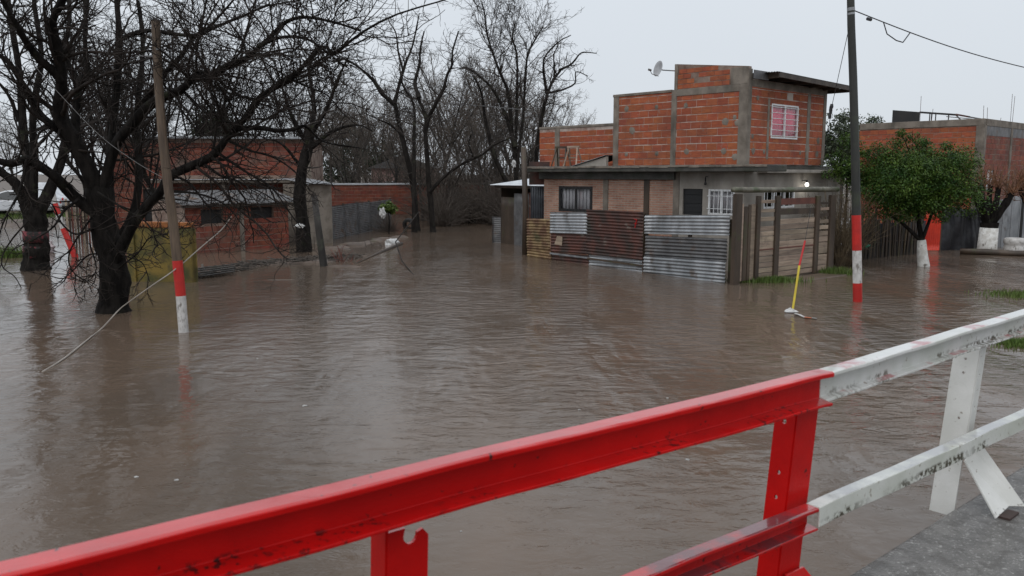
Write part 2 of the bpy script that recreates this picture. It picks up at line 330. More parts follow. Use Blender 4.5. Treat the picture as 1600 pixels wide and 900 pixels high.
def water_mat():
    m = bpy.data.materials.new('muddy_water'); m.use_nodes = True; nt = m.node_tree; b = nt.nodes['Principled BSDF']
    g = nt.nodes.new('ShaderNodeNewGeometry')
    fm = nt.nodes.new('ShaderNodeMapping'); fm.inputs['Rotation'].default_value = (0, 0, .16); fm.inputs['Scale'].default_value = (1, .28, 1); nt.links.new(g.outputs['Position'], fm.inputs[0])
    f, _ = _noise(nt, fm.outputs[0], .35, detail=5, lo=.38, hi=.62)
    c = _mix(nt, f, (.138, .097, .070), (.104, .079, .061)); nt.links.new(c, b.inputs['Base Color'])
    b.inputs['Roughness'].default_value = .06; b.inputs['IOR'].default_value = 1.333
    def nz(scale, det, rot, st):
        mp = nt.nodes.new('ShaderNodeMapping'); mp.inputs['Rotation'].default_value = (0, 0, rot); mp.inputs['Scale'].default_value = st
        nt.links.new(g.outputs['Position'], mp.inputs[0])
        n = nt.nodes.new('ShaderNodeTexNoise'); n.inputs['Scale'].default_value = scale; n.inputs['Detail'].default_value = det
        n.inputs['Roughness'].default_value = .55; n.inputs['Distortion'].default_value = .5
        nt.links.new(mp.outputs[0], n.inputs[0]); return n.outputs[0]
    def mth(op, a, bb):
        n = nt.nodes.new('ShaderNodeMath'); n.operation = op
        for i, x in enumerate((a, bb)):
            if isinstance(x, (int, float)): n.inputs[i].default_value = x
            else: nt.links.new(x, n.inputs[i])
        return n.outputs[0]
    big = nz(.7, 3, .5, (1, 1.5, 1)); mid = nz(2.6, 5, -.55, (1, 1.9, 1)); fine = nz(15, 3, .2, (1, 1.3, 1))
    calm, _ = _noise(nt, fm.outputs[0], .55, detail=4, lo=.42, hi=.62)
    # raindrop rings
    def rings(scale, off):
        mp = nt.nodes.new('ShaderNodeMapping'); mp.inputs['Location'].default_value = (off, off*.7, 0); nt.links.new(g.outputs['Position'], mp.inputs[0])
        vo = nt.nodes.new('ShaderNodeTexVoronoi'); vo.voronoi_dimensions = '2D'; vo.inputs['Scale'].default_value = scale; nt.links.new(mp.outputs[0], vo.inputs['Vector'])
        d = vo.outputs['Distance']; sn = mth('SINE', mth('MULTIPLY', d, 42.0), 0); fall = mth('MAXIMUM', mth('SUBTRACT', 1.0, mth('MULTIPLY', d, 3.2)), 0.0)
        return mth('MULTIPLY', mth('MULTIPLY', sn, fall), fall)
    rg = mth('ADD', rings(2.6, 3.1), rings(4.1, 9.7))
    # slack water lies smooth, the street current is choppy
    sp = nt.nodes.new('ShaderNodeSeparateXYZ'); nt.links.new(g.outputs['Position'], sp.inputs[0])
    cur = nt.nodes.new('ShaderNodeMapRange'); cur.interpolation_type = 'SMOOTHSTEP'; cur.inputs['From Min'].default_value = -6; cur.inputs['From Max'].default_value = 3; cur.inputs['To Min'].default_value = .22
    nt.links.new(sp.outputs[0], cur.inputs[0])
    lee = nt.nodes.new('ShaderNodeMapRange'); lee.interpolation_type = 'SMOOTHSTEP'; lee.inputs['From Min'].default_value = 4; lee.inputs['From Max'].default_value = 11; lee.inputs['To Min'].default_value = .45
    nt.links.new(sp.outputs[1], lee.inputs[0])
    am = mth('MULTIPLY', mth('MULTIPLY', mth('ADD', mth('MULTIPLY', calm, .9), .16), cur.outputs[0]), lee.outputs[0])
    h = mth('ADD', mth('ADD', mth('MULTIPLY', big, .030), mth('MULTIPLY', mth('MULTIPLY', mid, .078), am)), mth('MULTIPLY', mth('MULTIPLY', fine, .0050), mth('ADD', am, .12)))
    h = mth('ADD', h, mth('MULTIPLY', rg, .0009))
    bp = nt.nodes.new('ShaderNodeBump'); bp.inputs['Distance'].default_value = 1; bp.inputs['Strength'].default_value = .85
    nt.links.new(h, bp.inputs['Height']); nt.links.new(bp.outputs[0], b.inputs['Normal']); return m
M['water'] = water_mat()

# ------------------------------------------------------------------ ground and water
def hgt(x, y):
    h = np.full_like(x, -.55)
    far = np.clip((y-46)/6, 0, 1); h = np.maximum(h, -.55+far*.85)                       # drier land behind
    lf = np.clip((y-36-.12*(x+40))/5, 0, 1)*np.clip((-18-x)/4, 0, 1); h = np.maximum(h, -.55+lf*.8)
    rb = np.clip((x-.625*y-.05)/1.2, 0, 1)*np.clip((y-6)/4, 0, 1)*np.clip((40-y)/6, 0, 1); h = np.maximum(h, -.30+rb*.55)
    for (cx, cy, sx_, sy_, am) in ((-5.9, 20.6, 1.6, .45, .36), (-5.0, 23.6, 1.5, .45, .36),
                                   ):
        h += am*np.exp(-((x-cx)/sx_)**2-((y-cy)/sy_)**2)
    return h
gx = np.concatenate([-np.geomspace(1500, 42, 16), np.arange(-40, 40.1, .5), np.geomspace(42, 1500, 16)])
gy = np.concatenate([-np.geomspace(800, 12, 10), np.arange(-10, 60.1, .5), np.geomspace(62, 2500, 20)])
X, Y = np.meshgrid(gx, gy); Z = hgt(X, Y) + .04*np.sin(X*1.7+Y*.9)*np.sin(Y*1.3-X*.6)
nx = len(gx); ny = len(gy); I = np.arange(nx*ny).reshape(ny, nx)
F = np.stack([I[:-1,:-1], I[:-1,1:], I[1:,1:], I[1:,:-1]], -1).reshape(-1, 4)
tag(link('ground', mesh_np('ground', np.stack([X, Y, Z], -1).reshape(-1, 3), F, M['mud'], True)), kind='structure')
wb = MB(); wb.box((-130, -60, -.9), (260, 0, 0), (0, 118, 0), (0, 0, .9))
struct('water', wb, M['water'])

# ------------------------------------------------------------------ bridge deck and railing
E0 = gnd(1318, 900, 1.0); E1 = gnd(1600, 724, 1.0); ed = (E1-E0); ed.z = 0; ed.normalize(); en = V(ed.y, -ed.x, 0)   # en points to the deck side
P_ = E0 - ed*14
db = MB(); db.box(P_+V(0,0,-.35), ed*34, en*9, V(0,0,.345)); struct('bridge_deck', db, M['deck'], bevel=.02)
pb = MB()
for k in range(9): pb.box(P_+ed*(1.2+4*k)+en*.35+V(0,0,-2.2), ed*.4, en*8.5, V(0,0,1.84))
struct('bridge_beam', pb, M['concrete'])
RZ = 1.90
A0 = gnd(0, 875, RZ); A1 = gnd(1279, 576, RZ); A2 = gnd(1600, 482, RZ)
def wavy(mb, p, q, n, prof, seg=70):
    k = len(prof); rs = random.Random(int(p.x*1000)); ph = [rs.random()*6 for _ in range(6)]; L = (q-p).length; b0 = len(mb.v)
    for i in range(seg+1):
        t = i/seg; d = t*L; c = p.lerp(q, t)
        dz = .0022*math.sin(d*4.1+ph[0])+.0014*math.sin(d*9.3+ph[1]); dn = .0025*math.sin(d*3.3+ph[2])+.0012*math.sin(d*11+ph[3])
        if i in (0, seg): dz = dn = 0
        for j, (a, b) in enumerate(prof):
            e = rs.uniform(-.0009, .0009)*(a > .03); mb.v.append(c+n*(a+dn*(.4+a*9)+e)+V(0,0,b+dz*(.5+a*8)+e))
    for i in range(seg):
        for j in range(k): 
            x, y = b0+i*k+j, b0+i*k+(j+1) % k; mb.f.append((x, y, y+k, x+k))
    mb.f.append(tuple(b0+j for j in reversed(range(k)))); mb.f.append(tuple(b0+seg*k+j for j in range(k)))
    return mb
def channel(mb, p, q, H, w, tw=.010, tf=.014, bw=1.0):
    """steel channel from p to q (top back edge), open towards the bridge deck"""
    p, q = Vector(p), Vector(q); u = (q-p).normalized(); n = V(u.y, -u.x, 0).normalized()
    prof = [(0,0), (w*.86,0), (w,-tf*.30), (w,-tf*1.45), (w*.93,-tf*1.5), (tw,-tf*1.75), (tw,-H+tf*1.35), (w*bw,-H+tf*.85), (w*bw,-H), (0,-H)]
    return wavy(mb, p, q, n, prof)
def angle_bar(mb, p, q, H, w, t=.009):
    p, q = Vector(p), Vector(q); u = (q-p).normalized(); n = V(u.y, -u.x, 0).normalized()
    return wavy(mb, p, q, n, [(0,0), (w,0), (w,-H), (w-t,-H), (w-t,-t), (0,-t)])
railing = empty('bridge_railing', A1+V(0,0,-RZ+1.0), 'red and white painted steel railing of channel bars along the bridge edge', 'railing')
u1 = (A1-A0).normalized(); n1 = V(u1.y, -u1.x, 0); u2 = (A2-A1).normalized(); n2 = V(u2.y, -u2.x, 0)
o = obj('top_rail', channel(MB(), A0-u1*2.0, A1, .124, .066, tf=.0125), M['rail_red'], railing, bevel=.003); o['label'] = 'glossy red top rail with chipped lower edge'
A3 = A2+u2*6
o = obj('top_rail', channel(MB(), A1+u2*.002, A3, .120, .060, tf=.012, bw=.6), M['rail_white_worn'], railing, bevel=.003); o['label'] = 'worn white top rail showing old red paint'
# lower rail: follows the same line, 0.47 m below
lz = V(0, 0, -.475)
B1 = gnd(1259, 786, 1.425); B0 = B1-u1*5; B2 = gnd(1600, 638, 1.40); v2 = (B2-B1).normalized()
o = obj('lower_rail', channel(MB(), B0, B1, .084, .056, tf=.010), M['rail_red_wet'], railing, bevel=.003); o['label'] = 'dark red lower rail with worn wet top'
o = obj('lower_rail', angle_bar(MB(), B1+v2*.002, B1+(B2-B1)*4, .075, .056), M['rail_white_low'], railing, bevel=.003); o['label'] = 'worn white lower rail with dirty edge'

def plate(mb, o, a, b, holes=(), top=None):
    """rectangular plate o + a + b (vectors) with round holes [(fraction along b, fraction along a, radius)]; thickened later"""
    o, a, b = Vector(o), Vector(a), Vector(b); la, lb = a.length, b.length; au, bu = a/la, b/lb
    cuts = [0.0]
    hs = sorted(holes)
    for fb, fa, r in hs: cuts += [fb*lb-r*1.8, fb*lb+r*1.8]
    cuts.append(lb)
    for i in range(0, len(cuts), 2):
        y0, y1 = cuts[i], cuts[i+1]
        if y1 > y0: mb.arr([o+bu*y0, o+a+bu*y0, o+a+bu*y1, o+bu*y1], [(0,1,2,3)])
    for fb, fa, r in hs:
        c = o+bu*fb*lb+au*fa*la; n = 16; vs_ = []
        x0, x1, y0, y1 = -fa*la, (1-fa)*la, -r*1.8, r*1.8
        for j in range(n):
            t = 2*math.pi*j/n; vs_.append(c+au*r*math.cos(t)+bu*r*math.sin(t))
        X_ = [1,1,1,.5,0,.5,1,1,1,1,1,.5,0,.5,1,1]; SX = [1,1,1,1,1,-1,-1,-1,-1,-1,-1,-1,-1,1,1,1]
        Y_ = [0,.5,1,1,1,1,1,.5,0,-.5,-1,-1,-1,-1,-1,-.5]
        for j in range(n): vs_.append(c+au*X_[j]*(x1 if SX[j] > 0 else x0)+bu*Y_[j]*y1)
        mb.arr(vs_, [(j, (j+1) % n, n+(j+1) % n, n+j) for j in range(n)])
    return mb
def make_post(px_mid, py, m, u, zt, zb, lw, rw, lean, hl, hr=(), notch=False, rlen=1.0):
    nn = V(u.y, -u.x, 0); d = ray(px_mid, py); ref = A1-nn*.014; C0 = V(0,0,CAM_H)
    p = C0+d*((ref-C0).dot(nn)/d.dot(nn)); top = V(p.x, p.y, zt); dn = V(lean[0], lean[1], zb-zt)
    po = obj('post', plate(MB(), top, -nn*lw, dn, hl), m, railing, solid=.009)
    mb = MB()
    if notch:
        w = u*rw; a = top+dn*.06; e = dn*.94
        q = [a, a+w*.42+dn*.0]
        cpt = a+w*.55+dn*.02
        for k in range(9):
            t = math.pi*1.05*k/8; q.append(cpt+w*.17*math.cos(math.pi-t)+dn.normalized()*.022*math.sin(t))
        q += [a+w*.86+dn*.012, a+w*1.0+dn*.03, a+w+e, a+e]
        k = len(mb.v); mb.arr(q, [tuple(range(len(q)))])
    else: plate(mb, top+u*.001, u*rw, dn*rlen, hr)
    obj('flange', mb, m, po, solid=.009)
    return top, dn, nn
# red post at the joint of the two rails
t1, d1, nn1 = make_post(1246, 655, M['post_red'], u1, RZ-.10, .72, .085, .125, (-.10, -.07), [(.085,.52,.0095), (.26,.5,.0075), (.345,.5,.0075), (.52,.5,.011)])
mb = MB(); q0 = t1+d1*.60+u1*.02+nn1*.012
mb.prism([q0, q0+u1*.11, q0+u1*.20+nn1*.10+V(0,0,-.16), q0+u1*.17+nn1*.16+V(0,0,-.26), q0+u1*.02+nn1*.10+V(0,0,-.22)], nn1*.010)
obj('base_bracket', mb, M['post_red'], railing, bevel=.002)
# red post with a torn notch further along the rail
make_post(606, 848, M['post_red'], u1, RZ-.10, .72, .075, .115, (-.03, -.02), [(.035,.35,.012)], notch=True)
# white post with bent brace
t3, d3, nn3 = make_post(1531, 560, M['post_white'], u2, RZ-.12, .93, .115, .07, (-.12, -.09), [(.10,.5,.007), (.18,.5,.007), (.44,.4,.007)], [(.30,.5,.006), (.44,.5,.006), (.60,.5,.007)], rlen=.62)
mb = MB(); q0 = t3+d3*.67-u2*.01+nn3*.012; q1 = gnd(1562, 806, 1.0)
sd_ = (u2*.12+V(0,0,.075)); k_ = nn3*.05
mb.arr([q0, q0+sd_*.6, q0+sd_+k_*.4, q1-u2*.05, q1+sd_*.9-V(0,0,.05), q1+sd_*1.5+k_-V(0,0,.10)], [(0,1,4,3), (1,2,5,4)])
o = obj('brace', mb, M['rail_white'], railing, solid=.01, bevel=.002); o['label'] = 'bent white brace plate at the post foot'
mb = MB(); mb.box(q1-u2*.02+V(0,0,-.004), u2*.12, nn3*.05, V(0,0,.010)); obj('foot_plate', mb, M['rust'], railing)
# posts further along, past the frame
for k in (1, 2): 
    pp = A1+u2*(1.55+1.75*k)-n2*.014
    po = obj('post', plate(MB(), pp+V(0,0,-.02), -n2*.14, V(0,0,-.9)), M['rail_white'], railing, solid=.009)
    obj('flange', plate(MB(), pp+V(0,0,-.02)+u2*.001, u2*.07, V(0,0,-.9)), M['rail_white'], po, solid=.009)

# ------------------------------------------------------------------ wall builders
def wall(mb, O, a, n, L, z0, z1, th, openings=()):
    xs = sorted({0.0, L, *[v for o_ in openings for v in o_[:2]]}); zs = sorted({z0, z1, *[v for o_ in openings for v in o_[2:4]]})
    O = Vector(O); O.z = 0
    for i in range(len(xs)-1):
        run = None
        for j in range(len(zs)-1):
            cx, cz = (xs[i]+xs[i+1])/2, (zs[j]+zs[j+1])/2
            if any(o_[0] < cx < o_[1] and o_[2] < cz < o_[3] for o_ in openings): continue
            mb.box(O+a*xs[i]-n*th+V(0,0,zs[j]), a*(xs[i+1]-xs[i]), n*th, V(0,0,zs[j+1]-zs[j]))
    return mb
def unit_brick(m):
    me = bpy.data.meshes.new('brick'); c = .035
    v = [(-.5,-1,-.5),(.5,-1,-.5),(.5,-1,.5),(-.5,-1,.5)] + [(-.5,-.2,-.5),(.5,-.2,-.5),(.5,-.2,.5),(-.5,-.2,.5)] + [(-.5+c*.55,0,-.5+c),(.5-c*.55,0,-.5+c),(.5-c*.55,0,.5-c),(-.5+c*.55,0,.5-c)]
    f = [(0,3,2,1)]+[(i, (i+1)%4, 4+(i+1)%4, 4+i) for i in range(4)]+[(4+i, 4+(i+1)%4, 8+(i+1)%4, 8+i) for i in range(4)]+[(8,9,10,11)]
    me.from_pydata(v, [], [tuple(q) for q in f]); me.materials.append(m); return me, np.array(v), f
UB = {k: unit_brick(M[k]) for k in ('brick', 'brick_dark')}
class Bricks:
    """running-bond hollow bricks; biggest-in-view panels first become single objects, the rest one joined part"""
    def __init__(s, parent, kind, limit=300): s.parent = parent; s.kind = kind; s.left = limit; s.rest = MB()
    def panel(s, O, a, n, t0, t1, z0, z1, openings=(), bw=.33, bh=.18, vj=.0015, hj=.016, topf=None, miss=0, wob=.003):
        O = Vector(O); O.z = 0; row = 0; z = z0; me, v, f = UB[s.kind]
        while z < z1-.03:
            h = min(bh, z1-z-.004); t = t0 - (bw*.5 if row % 2 else 0) - random.random()*.04
            while t < t1-.02:
                x0, x1 = max(t, t0), min(t+bw, t1); t += bw+vj
                if x1-x0 < .04: continue
                cz = z+h/2; segs = [(x0, x1)]
                for o_ in openings:
                    if o_[2] < cz < o_[3]:
                        ns = []
                        for (p, q) in segs:
                            if q <= o_[0] or p >= o_[1]: ns.append((p, q))
                            else:
                                if o_[0]-p > .04: ns.append((p, o_[0]))
                                if q-o_[1] > .04: ns.append((o_[1], q))
                        segs = ns
                for (p, q) in segs:
                    if topf and z+h > topf((p+q)/2): continue
                    if random.random() < miss: continue
                    pr = .006+random.uniform(-wob, wob); c = O+a*((p+q)/2)+n*pr+V(0,0,cz+random.uniform(-.002,.002))
                    ln = q-p-.001
                    if s.left > 0:
                        s.left -= 1
                        o = bpy.data.objects.new('brick', me); COL.objects.link(o); o.parent = s.parent
                        o.matrix_basis = Matrix(((a.x*ln, -n.x*.05, 0, c.x), (a.y*ln, -n.y*.05, 0, c.y), (0, 0, h, c.z), (0, 0, 0, 1))) @ Matrix.Scale(-1, 4, (0,1,0))
                    else:
                        s.rest.arr([c+a*(p_[0]*ln)+n*(p_[1]*.05)+V(0,0,p_[2]*h) for p_ in v], f)
            z += bh+hj; row += 1
    def done(s):
        if s.rest.v:
            o = obj('brickwork', s.rest, M[s.kind], s.parent); o['kind'] = 'stuff'

def corrugated(name, O, a, up, n, w, h, m, parent=None, pitch=.076, amp=.010, along='a', th=.0025, jit=0.0, sub=6):
    """corrugated sheet, ridges running along a (horizontal) or up"""
    O = Vector(O); mb = MB()
    if along == 'a': L, Wd, e1, e2 = w, h, a, up
    else: L, Wd, e1, e2 = h, w, up, a
    k = max(8, int(Wd/pitch*sub)); ph = random.random()*6
    nl = 6
    wav = [random.uniform(-jit, jit) for _ in range(nl+1)]
    edge = [random.uniform(-jit, jit)*.8 for _ in range(k+1)]
    for side in (0, 1):
        for j in range(nl+1):
            for i in range(k+1):
                s_ = Wd*i/k; d = amp*math.sin(2*math.pi*s_/pitch+ph) + wav[j]*math.sin(3*s_+j) - side*th
                x = L*j/nl + (edge[i] if j in (0, nl) else 0)
                mb.v.append(O+e1*x+e2*s_+n*d)
    K = k+1; N = K*(nl+1)
    for j in range(nl):
        for i in range(k):
            q = (j*K+i, j*K+i+1, (j+1)*K+i+1, (j+1)*K+i); mb.f.append(q); mb.f.append(tuple(N+x for x in reversed(q)))
    for j in range(nl):
        for i in (0, k): mb.f.append((j*K+i, (j+1)*K+i, N+(j+1)*K+i, N+j*K+i))
    for i in range(k):
        for j in (0, nl): mb.f.append((j*K+i, j*K+i+1, N+j*K+i+1, N+j*K+i))
    return obj(name, mb, m, parent, smooth=True)
def along(px, O, a):        # distance along wall line O + a t seen in pixel column px
    k = (px-800)/FPX*1.0
    # column ray in plan: x = k' * y with the pitch correction at the horizon row
    kk = k/ CP if False else k/(CP+ (450-300)/FPX*SP)
    return (kk*O.y-O.x)/(a.x-kk*a.y)

# ------------------------------------------------------------------ the two-storey brick house
HC = at(1164, 258, 22.0); HC.z = 0
tL = lambda px: along(px, HC, aL)
tR = lambda px: along(px, HC, aR)
dL = lambda t: (HC+aL*t).y
dR = lambda t: (HC+aR*t).y
house = empty('brick_house', HC, 'two storey bare red brick house with mossy concrete eave slab and satellite dish', 'house')
ZS0, ZS1 = 2.66, 2.84
T1, T2 = tL(1050), tL(957); TE = tL(850); RW = tR(1284); RE = tR(1312)
# ground floor: brick faced part, rendered part, rendered side
def opn(fn, dn, x0, x1, y0, y1):
    a, b = sorted((fn(x0), fn(x1))); t = (a+b)/2; return (a, b, zof(y1, dn(t)), zof(y0, dn(t)))
wB = opn(tL, dL, 873, 926, 291, 331); wD = opn(tL, dL, 1067, 1098, 295, 336); wW = opn(tL, dL, 1107, 1148, 296, 336)
T1g = tL(1056)
gw = obj('brick_faced_wall', wall(MB(), HC+aL*T1g, aL, nL, TE-T1g, -.4, ZS0, .15, [(wB[0]-T1g, wB[1]-T1g, wB[2], wB[3])]), M['facing'], house)
pw = obj('rendered_wall', wall(MB(), HC, aL, nL, T1g-.002, -.4, ZS0, .15, [wD, wW]), M['plaster'], house)
wS = opn(tR, dR, 1194, 1206, 298, 326); wS2 = opn(tR, dR, 1212, 1242, 298, 326)
sw = obj('rendered_wall', wall(MB(), HC+aR*.152, aR, nR, RE-.152, -.4, ZS0, .15, [(wS[0]-.152, wS2[1]-.152, wS[2], wS[3])]), M['plaster'], house)
bk = MB(); bk.box(HC+aL*TE+aR*.2+V(0,0,-.4), aR*4.6, -aL*.15, V(0,0,3.05)); bk.box(HC+aL*.2+aR*4.8+V(0,0,-.4), aL*(TE-.4), aR*.15, V(0,0,3.05))
obj('back_wall', bk, M['concrete'], house)
# grey columns on the brick faced wall
for px, m_ in ((947, 'concrete'), (1011, 'wood_dark')):
    t = tL(px); obj('column', MB().box(HC+aL*(t-.09)+nL*.003+V(0,0,-.4), aL*.19, nL*.025, V(0,0,ZS0+.4-.002)), M[m_], house)
obj('column', MB().box(HC+aL*(T1g-.12)+nL*.003+V(0,0,-.4), aL*.2, nL*.02, V(0,0,ZS0+.4-.002)), M['concrete'], house)
# eave slabs
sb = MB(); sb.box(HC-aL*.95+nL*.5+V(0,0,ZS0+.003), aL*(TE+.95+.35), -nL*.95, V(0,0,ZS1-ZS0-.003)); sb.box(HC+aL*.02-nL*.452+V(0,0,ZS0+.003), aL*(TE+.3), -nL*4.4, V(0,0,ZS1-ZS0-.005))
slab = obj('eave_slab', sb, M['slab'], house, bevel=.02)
obj('eave_shade_strip', MB().box(HC+aL*T1g+nL*.10+V(0,0,ZS0-.22), aL*(TE-T1g+.15), -nL*.10, V(0,0,.221)), M['slab'], house, bevel=.01)  # added dark strip, its colour stands in for shade under the slab
cp_ = MB()
for k in range(26):
    t = -.95+(TE+1.3)*k/26; cp_.box(HC+aL*(t+.01)+nL*.502+V(0,0,ZS1-.05-random.random()*.03), aL*((TE+1.3)/26-.005), nL*(.02+random.random()*.02), V(0,0,.045+random.random()*.02))
obj('drip_edge', cp_, M['concrete'], slab, bevel=.006)
obj('eave_slab', MB().box(HC+aR*.62+nR*.30+V(0,0,ZS0-.03), aR*(RE-.62+.2), -nR*.298, V(0,0,.09)), M['plaster'], house, bevel=.015)

def window(parent, O, a, n, op, frame, glassback, bars=3, hbars=0, mull=1, inset=.05, fw=.05, curtain=None, slits=0):
    x0, x1, z0, z1 = op; O = Vector(O); O.z = 0
    fb = MB(); q = O-n*inset
    for (p, w_, zz, h_) in ((x0, fw, z0, z1-z0), (x1-fw, fw, z0, z1-z0)): fb.box(q+a*p+V(0,0,zz), a*w_, n*.05, V(0,0,h_))
    for zz in (z0, z1-fw): fb.box(q+a*(x0+fw)+V(0,0,zz), a*(x1-x0-2*fw), n*.05, V(0,0,fw))
    w = obj('window', fb, M[frame], parent)
    for k in range(1, mull+1):
        c = x0+(x1-x0)*k/(mull+1); obj('mullion', MB().box(q+a*(c-.025)+n*.002+V(0,0,z0+fw), a*.05, n*.05, V(0,0,z1-z0-2*fw)), M[frame], w)
    obj('pane', MB().box(q+a*(x0+fw)+n*.01+V(0,0,z0+fw), a*(x1-x0-2*fw), n*.006, V(0,0,z1-z0-2*fw)), M['glass'], w)
    if curtain:
        cb = MB(); k = 40
        pts = [(x0+(x1-x0)*i/k, .022*math.sin(i*1.7)+.012*math.sin(i*.6)) for i in range(k+1)]
        for zz in (z0+.01, z1-.01):
            for (x, d) in pts: cb.v.append(q+a*x-n*(.06+d)+V(0,0,zz))
        cb.f = [(i, i+1, k+2+i, k+1+i) for i in range(k)]
        obj('curtain', cb, M[curtain], w, smooth=True, solid=.003)
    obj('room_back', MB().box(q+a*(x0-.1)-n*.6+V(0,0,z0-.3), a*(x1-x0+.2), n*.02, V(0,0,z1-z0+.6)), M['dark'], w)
    for k in range(bars):
        c = x0+(x1-x0)*(k+.5)/bars; obj('bar', MB().tube([O+a*c+n*.03+V(0,0,z0), O+a*c+n*.03+V(0,0,z1)], .009, 6), M[frame], w)
    for k in range(hbars):
        c = z0+(z1-z0)*(k+.5)/hbars; obj('bar', MB().box(O+a*(x0-.02)+n*.02+V(0,0,c-.014), a*(x1-x0+.04), n*.014, V(0,0,.016)), M[frame], w)
    return w
window(house, HC, aL, nL, wB, 'black_steel', 1, bars=10, mull=1, fw=.09, curtain='curtain')
w = window(house, HC, aL, nL, wW, 'white_frame', 1, bars=6, hbars=2, mull=1, fw=.05, curtain='curtain')
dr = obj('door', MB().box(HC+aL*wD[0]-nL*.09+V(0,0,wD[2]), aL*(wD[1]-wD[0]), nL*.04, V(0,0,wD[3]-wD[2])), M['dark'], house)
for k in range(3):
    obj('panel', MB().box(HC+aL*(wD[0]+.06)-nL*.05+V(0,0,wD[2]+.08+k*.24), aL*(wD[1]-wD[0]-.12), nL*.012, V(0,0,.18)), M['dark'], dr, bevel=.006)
window(house, HC, aR, nR, (wS[0], wS2[1], wS[2], wS[3]), 'white_frame', 1, bars=7, mull=2, fw=.05, curtain=None)
# upper storey
ZU = ZS1; zbeam0, zbeam1 = 4.74, 4.92
wP = opn(tR, dR, 1200, 1241, 164, 217)
uw = obj('upper_wall', wall(MB(), HC, aL, nL, T2, ZU, zbeam1, .15), M['mortar'], house)
ur = obj('upper_wall', wall(MB(), HC+aR*.152, aR, nR, RW-.152, ZU+.01, 5.05, .15, [(wP[0]-.152, wP[1]-.152, wP[2], wP[3])]), M['mortar'], house)
ub = MB(); ub.box(HC+aR*RW+V(0,0,ZU), aL*T2, -aR*.15, V(0,0,2.1)); ub.box(HC+aL*T2+V(0,0,ZU), aR*RW, -aL*.15, V(0,0,2.05)); ub.box(HC+aL*.1+aR*.1+V(0,0,4.70), aL*(T2-.2), aR*(RW-.2), V(0,0,.12))
obj('back_wall', ub, M['concrete'], house)
cw = .17
colsL = [(-.004, .24), (T1-cw/2, T1+cw/2), (T2-.20, T2)]
b1 = Bricks(uw, 'brick', 240); hb = .185
for (c0, c1, zt_) in ((.24, T1-cw/2, zbeam0), (T1+cw/2, T2-.20, 4.865)): b1.panel(HC, aL, nL, c0+.004, c1-.004, ZU+.01, zt_)
# parapet over the corner bay, top falling to the corner
par = obj('parapet_wall', MB().prism([HC+V(0,0,zbeam1+.002), HC+aL*T1+V(0,0,zbeam1+.002), HC+aL*T1+V(0,0,5.62), HC+V(0,0,5.36)], -nL*.15), M['mortar_dark'], house)
ptop = lambda t: 5.36+.26*t/T1
b1.parent = uw; b1.panel(HC, aL, nL, .55, T1-.1, zbeam1+.01, 5.60, topf=ptop, miss=.05, bw=.25, bh=.12)
b1.done()
b2 = Bricks(ur, 'brick', 60)
b2.left = 170
b2.panel(HC, aR, nR, .19, RW-.16, ZU+.02, 4.86, openings=[(wP[0], wP[1], wP[2]-.02, wP[3]+.02), (RW-1.1, RW-.92, 2.8, 5), ], bw=.33, miss=.015)
b2.done()
for (c0, c1) in colsL:
    obj('column', MB().box(HC+aL*c0+nL*.0+V(0,0,ZU+.002), aL*(c1-c0), nL*.02, V(0,0,zbeam1-ZU-.002)), M['concrete'], house, bevel=.005)
obj('column', MB().box(HC-nR*0+aR*(-.018)+V(0,0,ZU+.003), aR*.2, nR*.02, V(0,0,2.46)), M['concrete'], house, bevel=.005)
obj('column', MB().box(HC-aL*.003+V(0,0,zbeam1+.001), aL*.5, nL*.024, V(0,0,.43)), M['concrete'], house, bevel=.005)
obj('column', MB().box(HC+aL*(T1-.1)+nL*.001+V(0,0,zbeam1+.001), aL*.10, nL*.024, V(0,0,.69)), M['concrete'], house, bevel=.005)
obj('column', MB().box(HC+aR*(RW-.16)+nR*.0+V(0,0,ZU+.012), aR*.163, nR*.02, V(0,0,2.2)), M['concrete'], house, bevel=.005)
obj('column', MB().box(HC+aR*(RW-1.1)+nR*.0+V(0,0,ZU+.012), aR*.17, nR*.016, V(0,0,2.0)), M['concrete'], house, bevel=.005)
obj('ring_beam', MB().box(HC+aL*.24+nL*.0+V(0,0,zbeam0+.002), aL*(T1-cw/2-.244), nL*.022, V(0,0,zbeam1-zbeam0)), M['concrete'], house, bevel=.005)
obj('coping', MB().box(HC+aL*(T1+cw/2)+nL*.03+V(0,0,zbeam1-.06), aL*(T2-T1-cw/2+.02), -nL*.2, V(0,0,.075)), M['concrete'], house, bevel=.01)
obj('ring_beam', MB().box(HC+aR*.19+nR*.0+V(0,0,4.865), aR*(RW-.35), nR*.017, V(0,0,.17)), M['concrete'], house, bevel=.005)
obj('lintel', MB().box(HC+aR*(wP[0]-.20)+nR*.0+V(0,0,3.0), aR*.10, nR*.018, V(0,0,1.6)), M['concrete'], house)
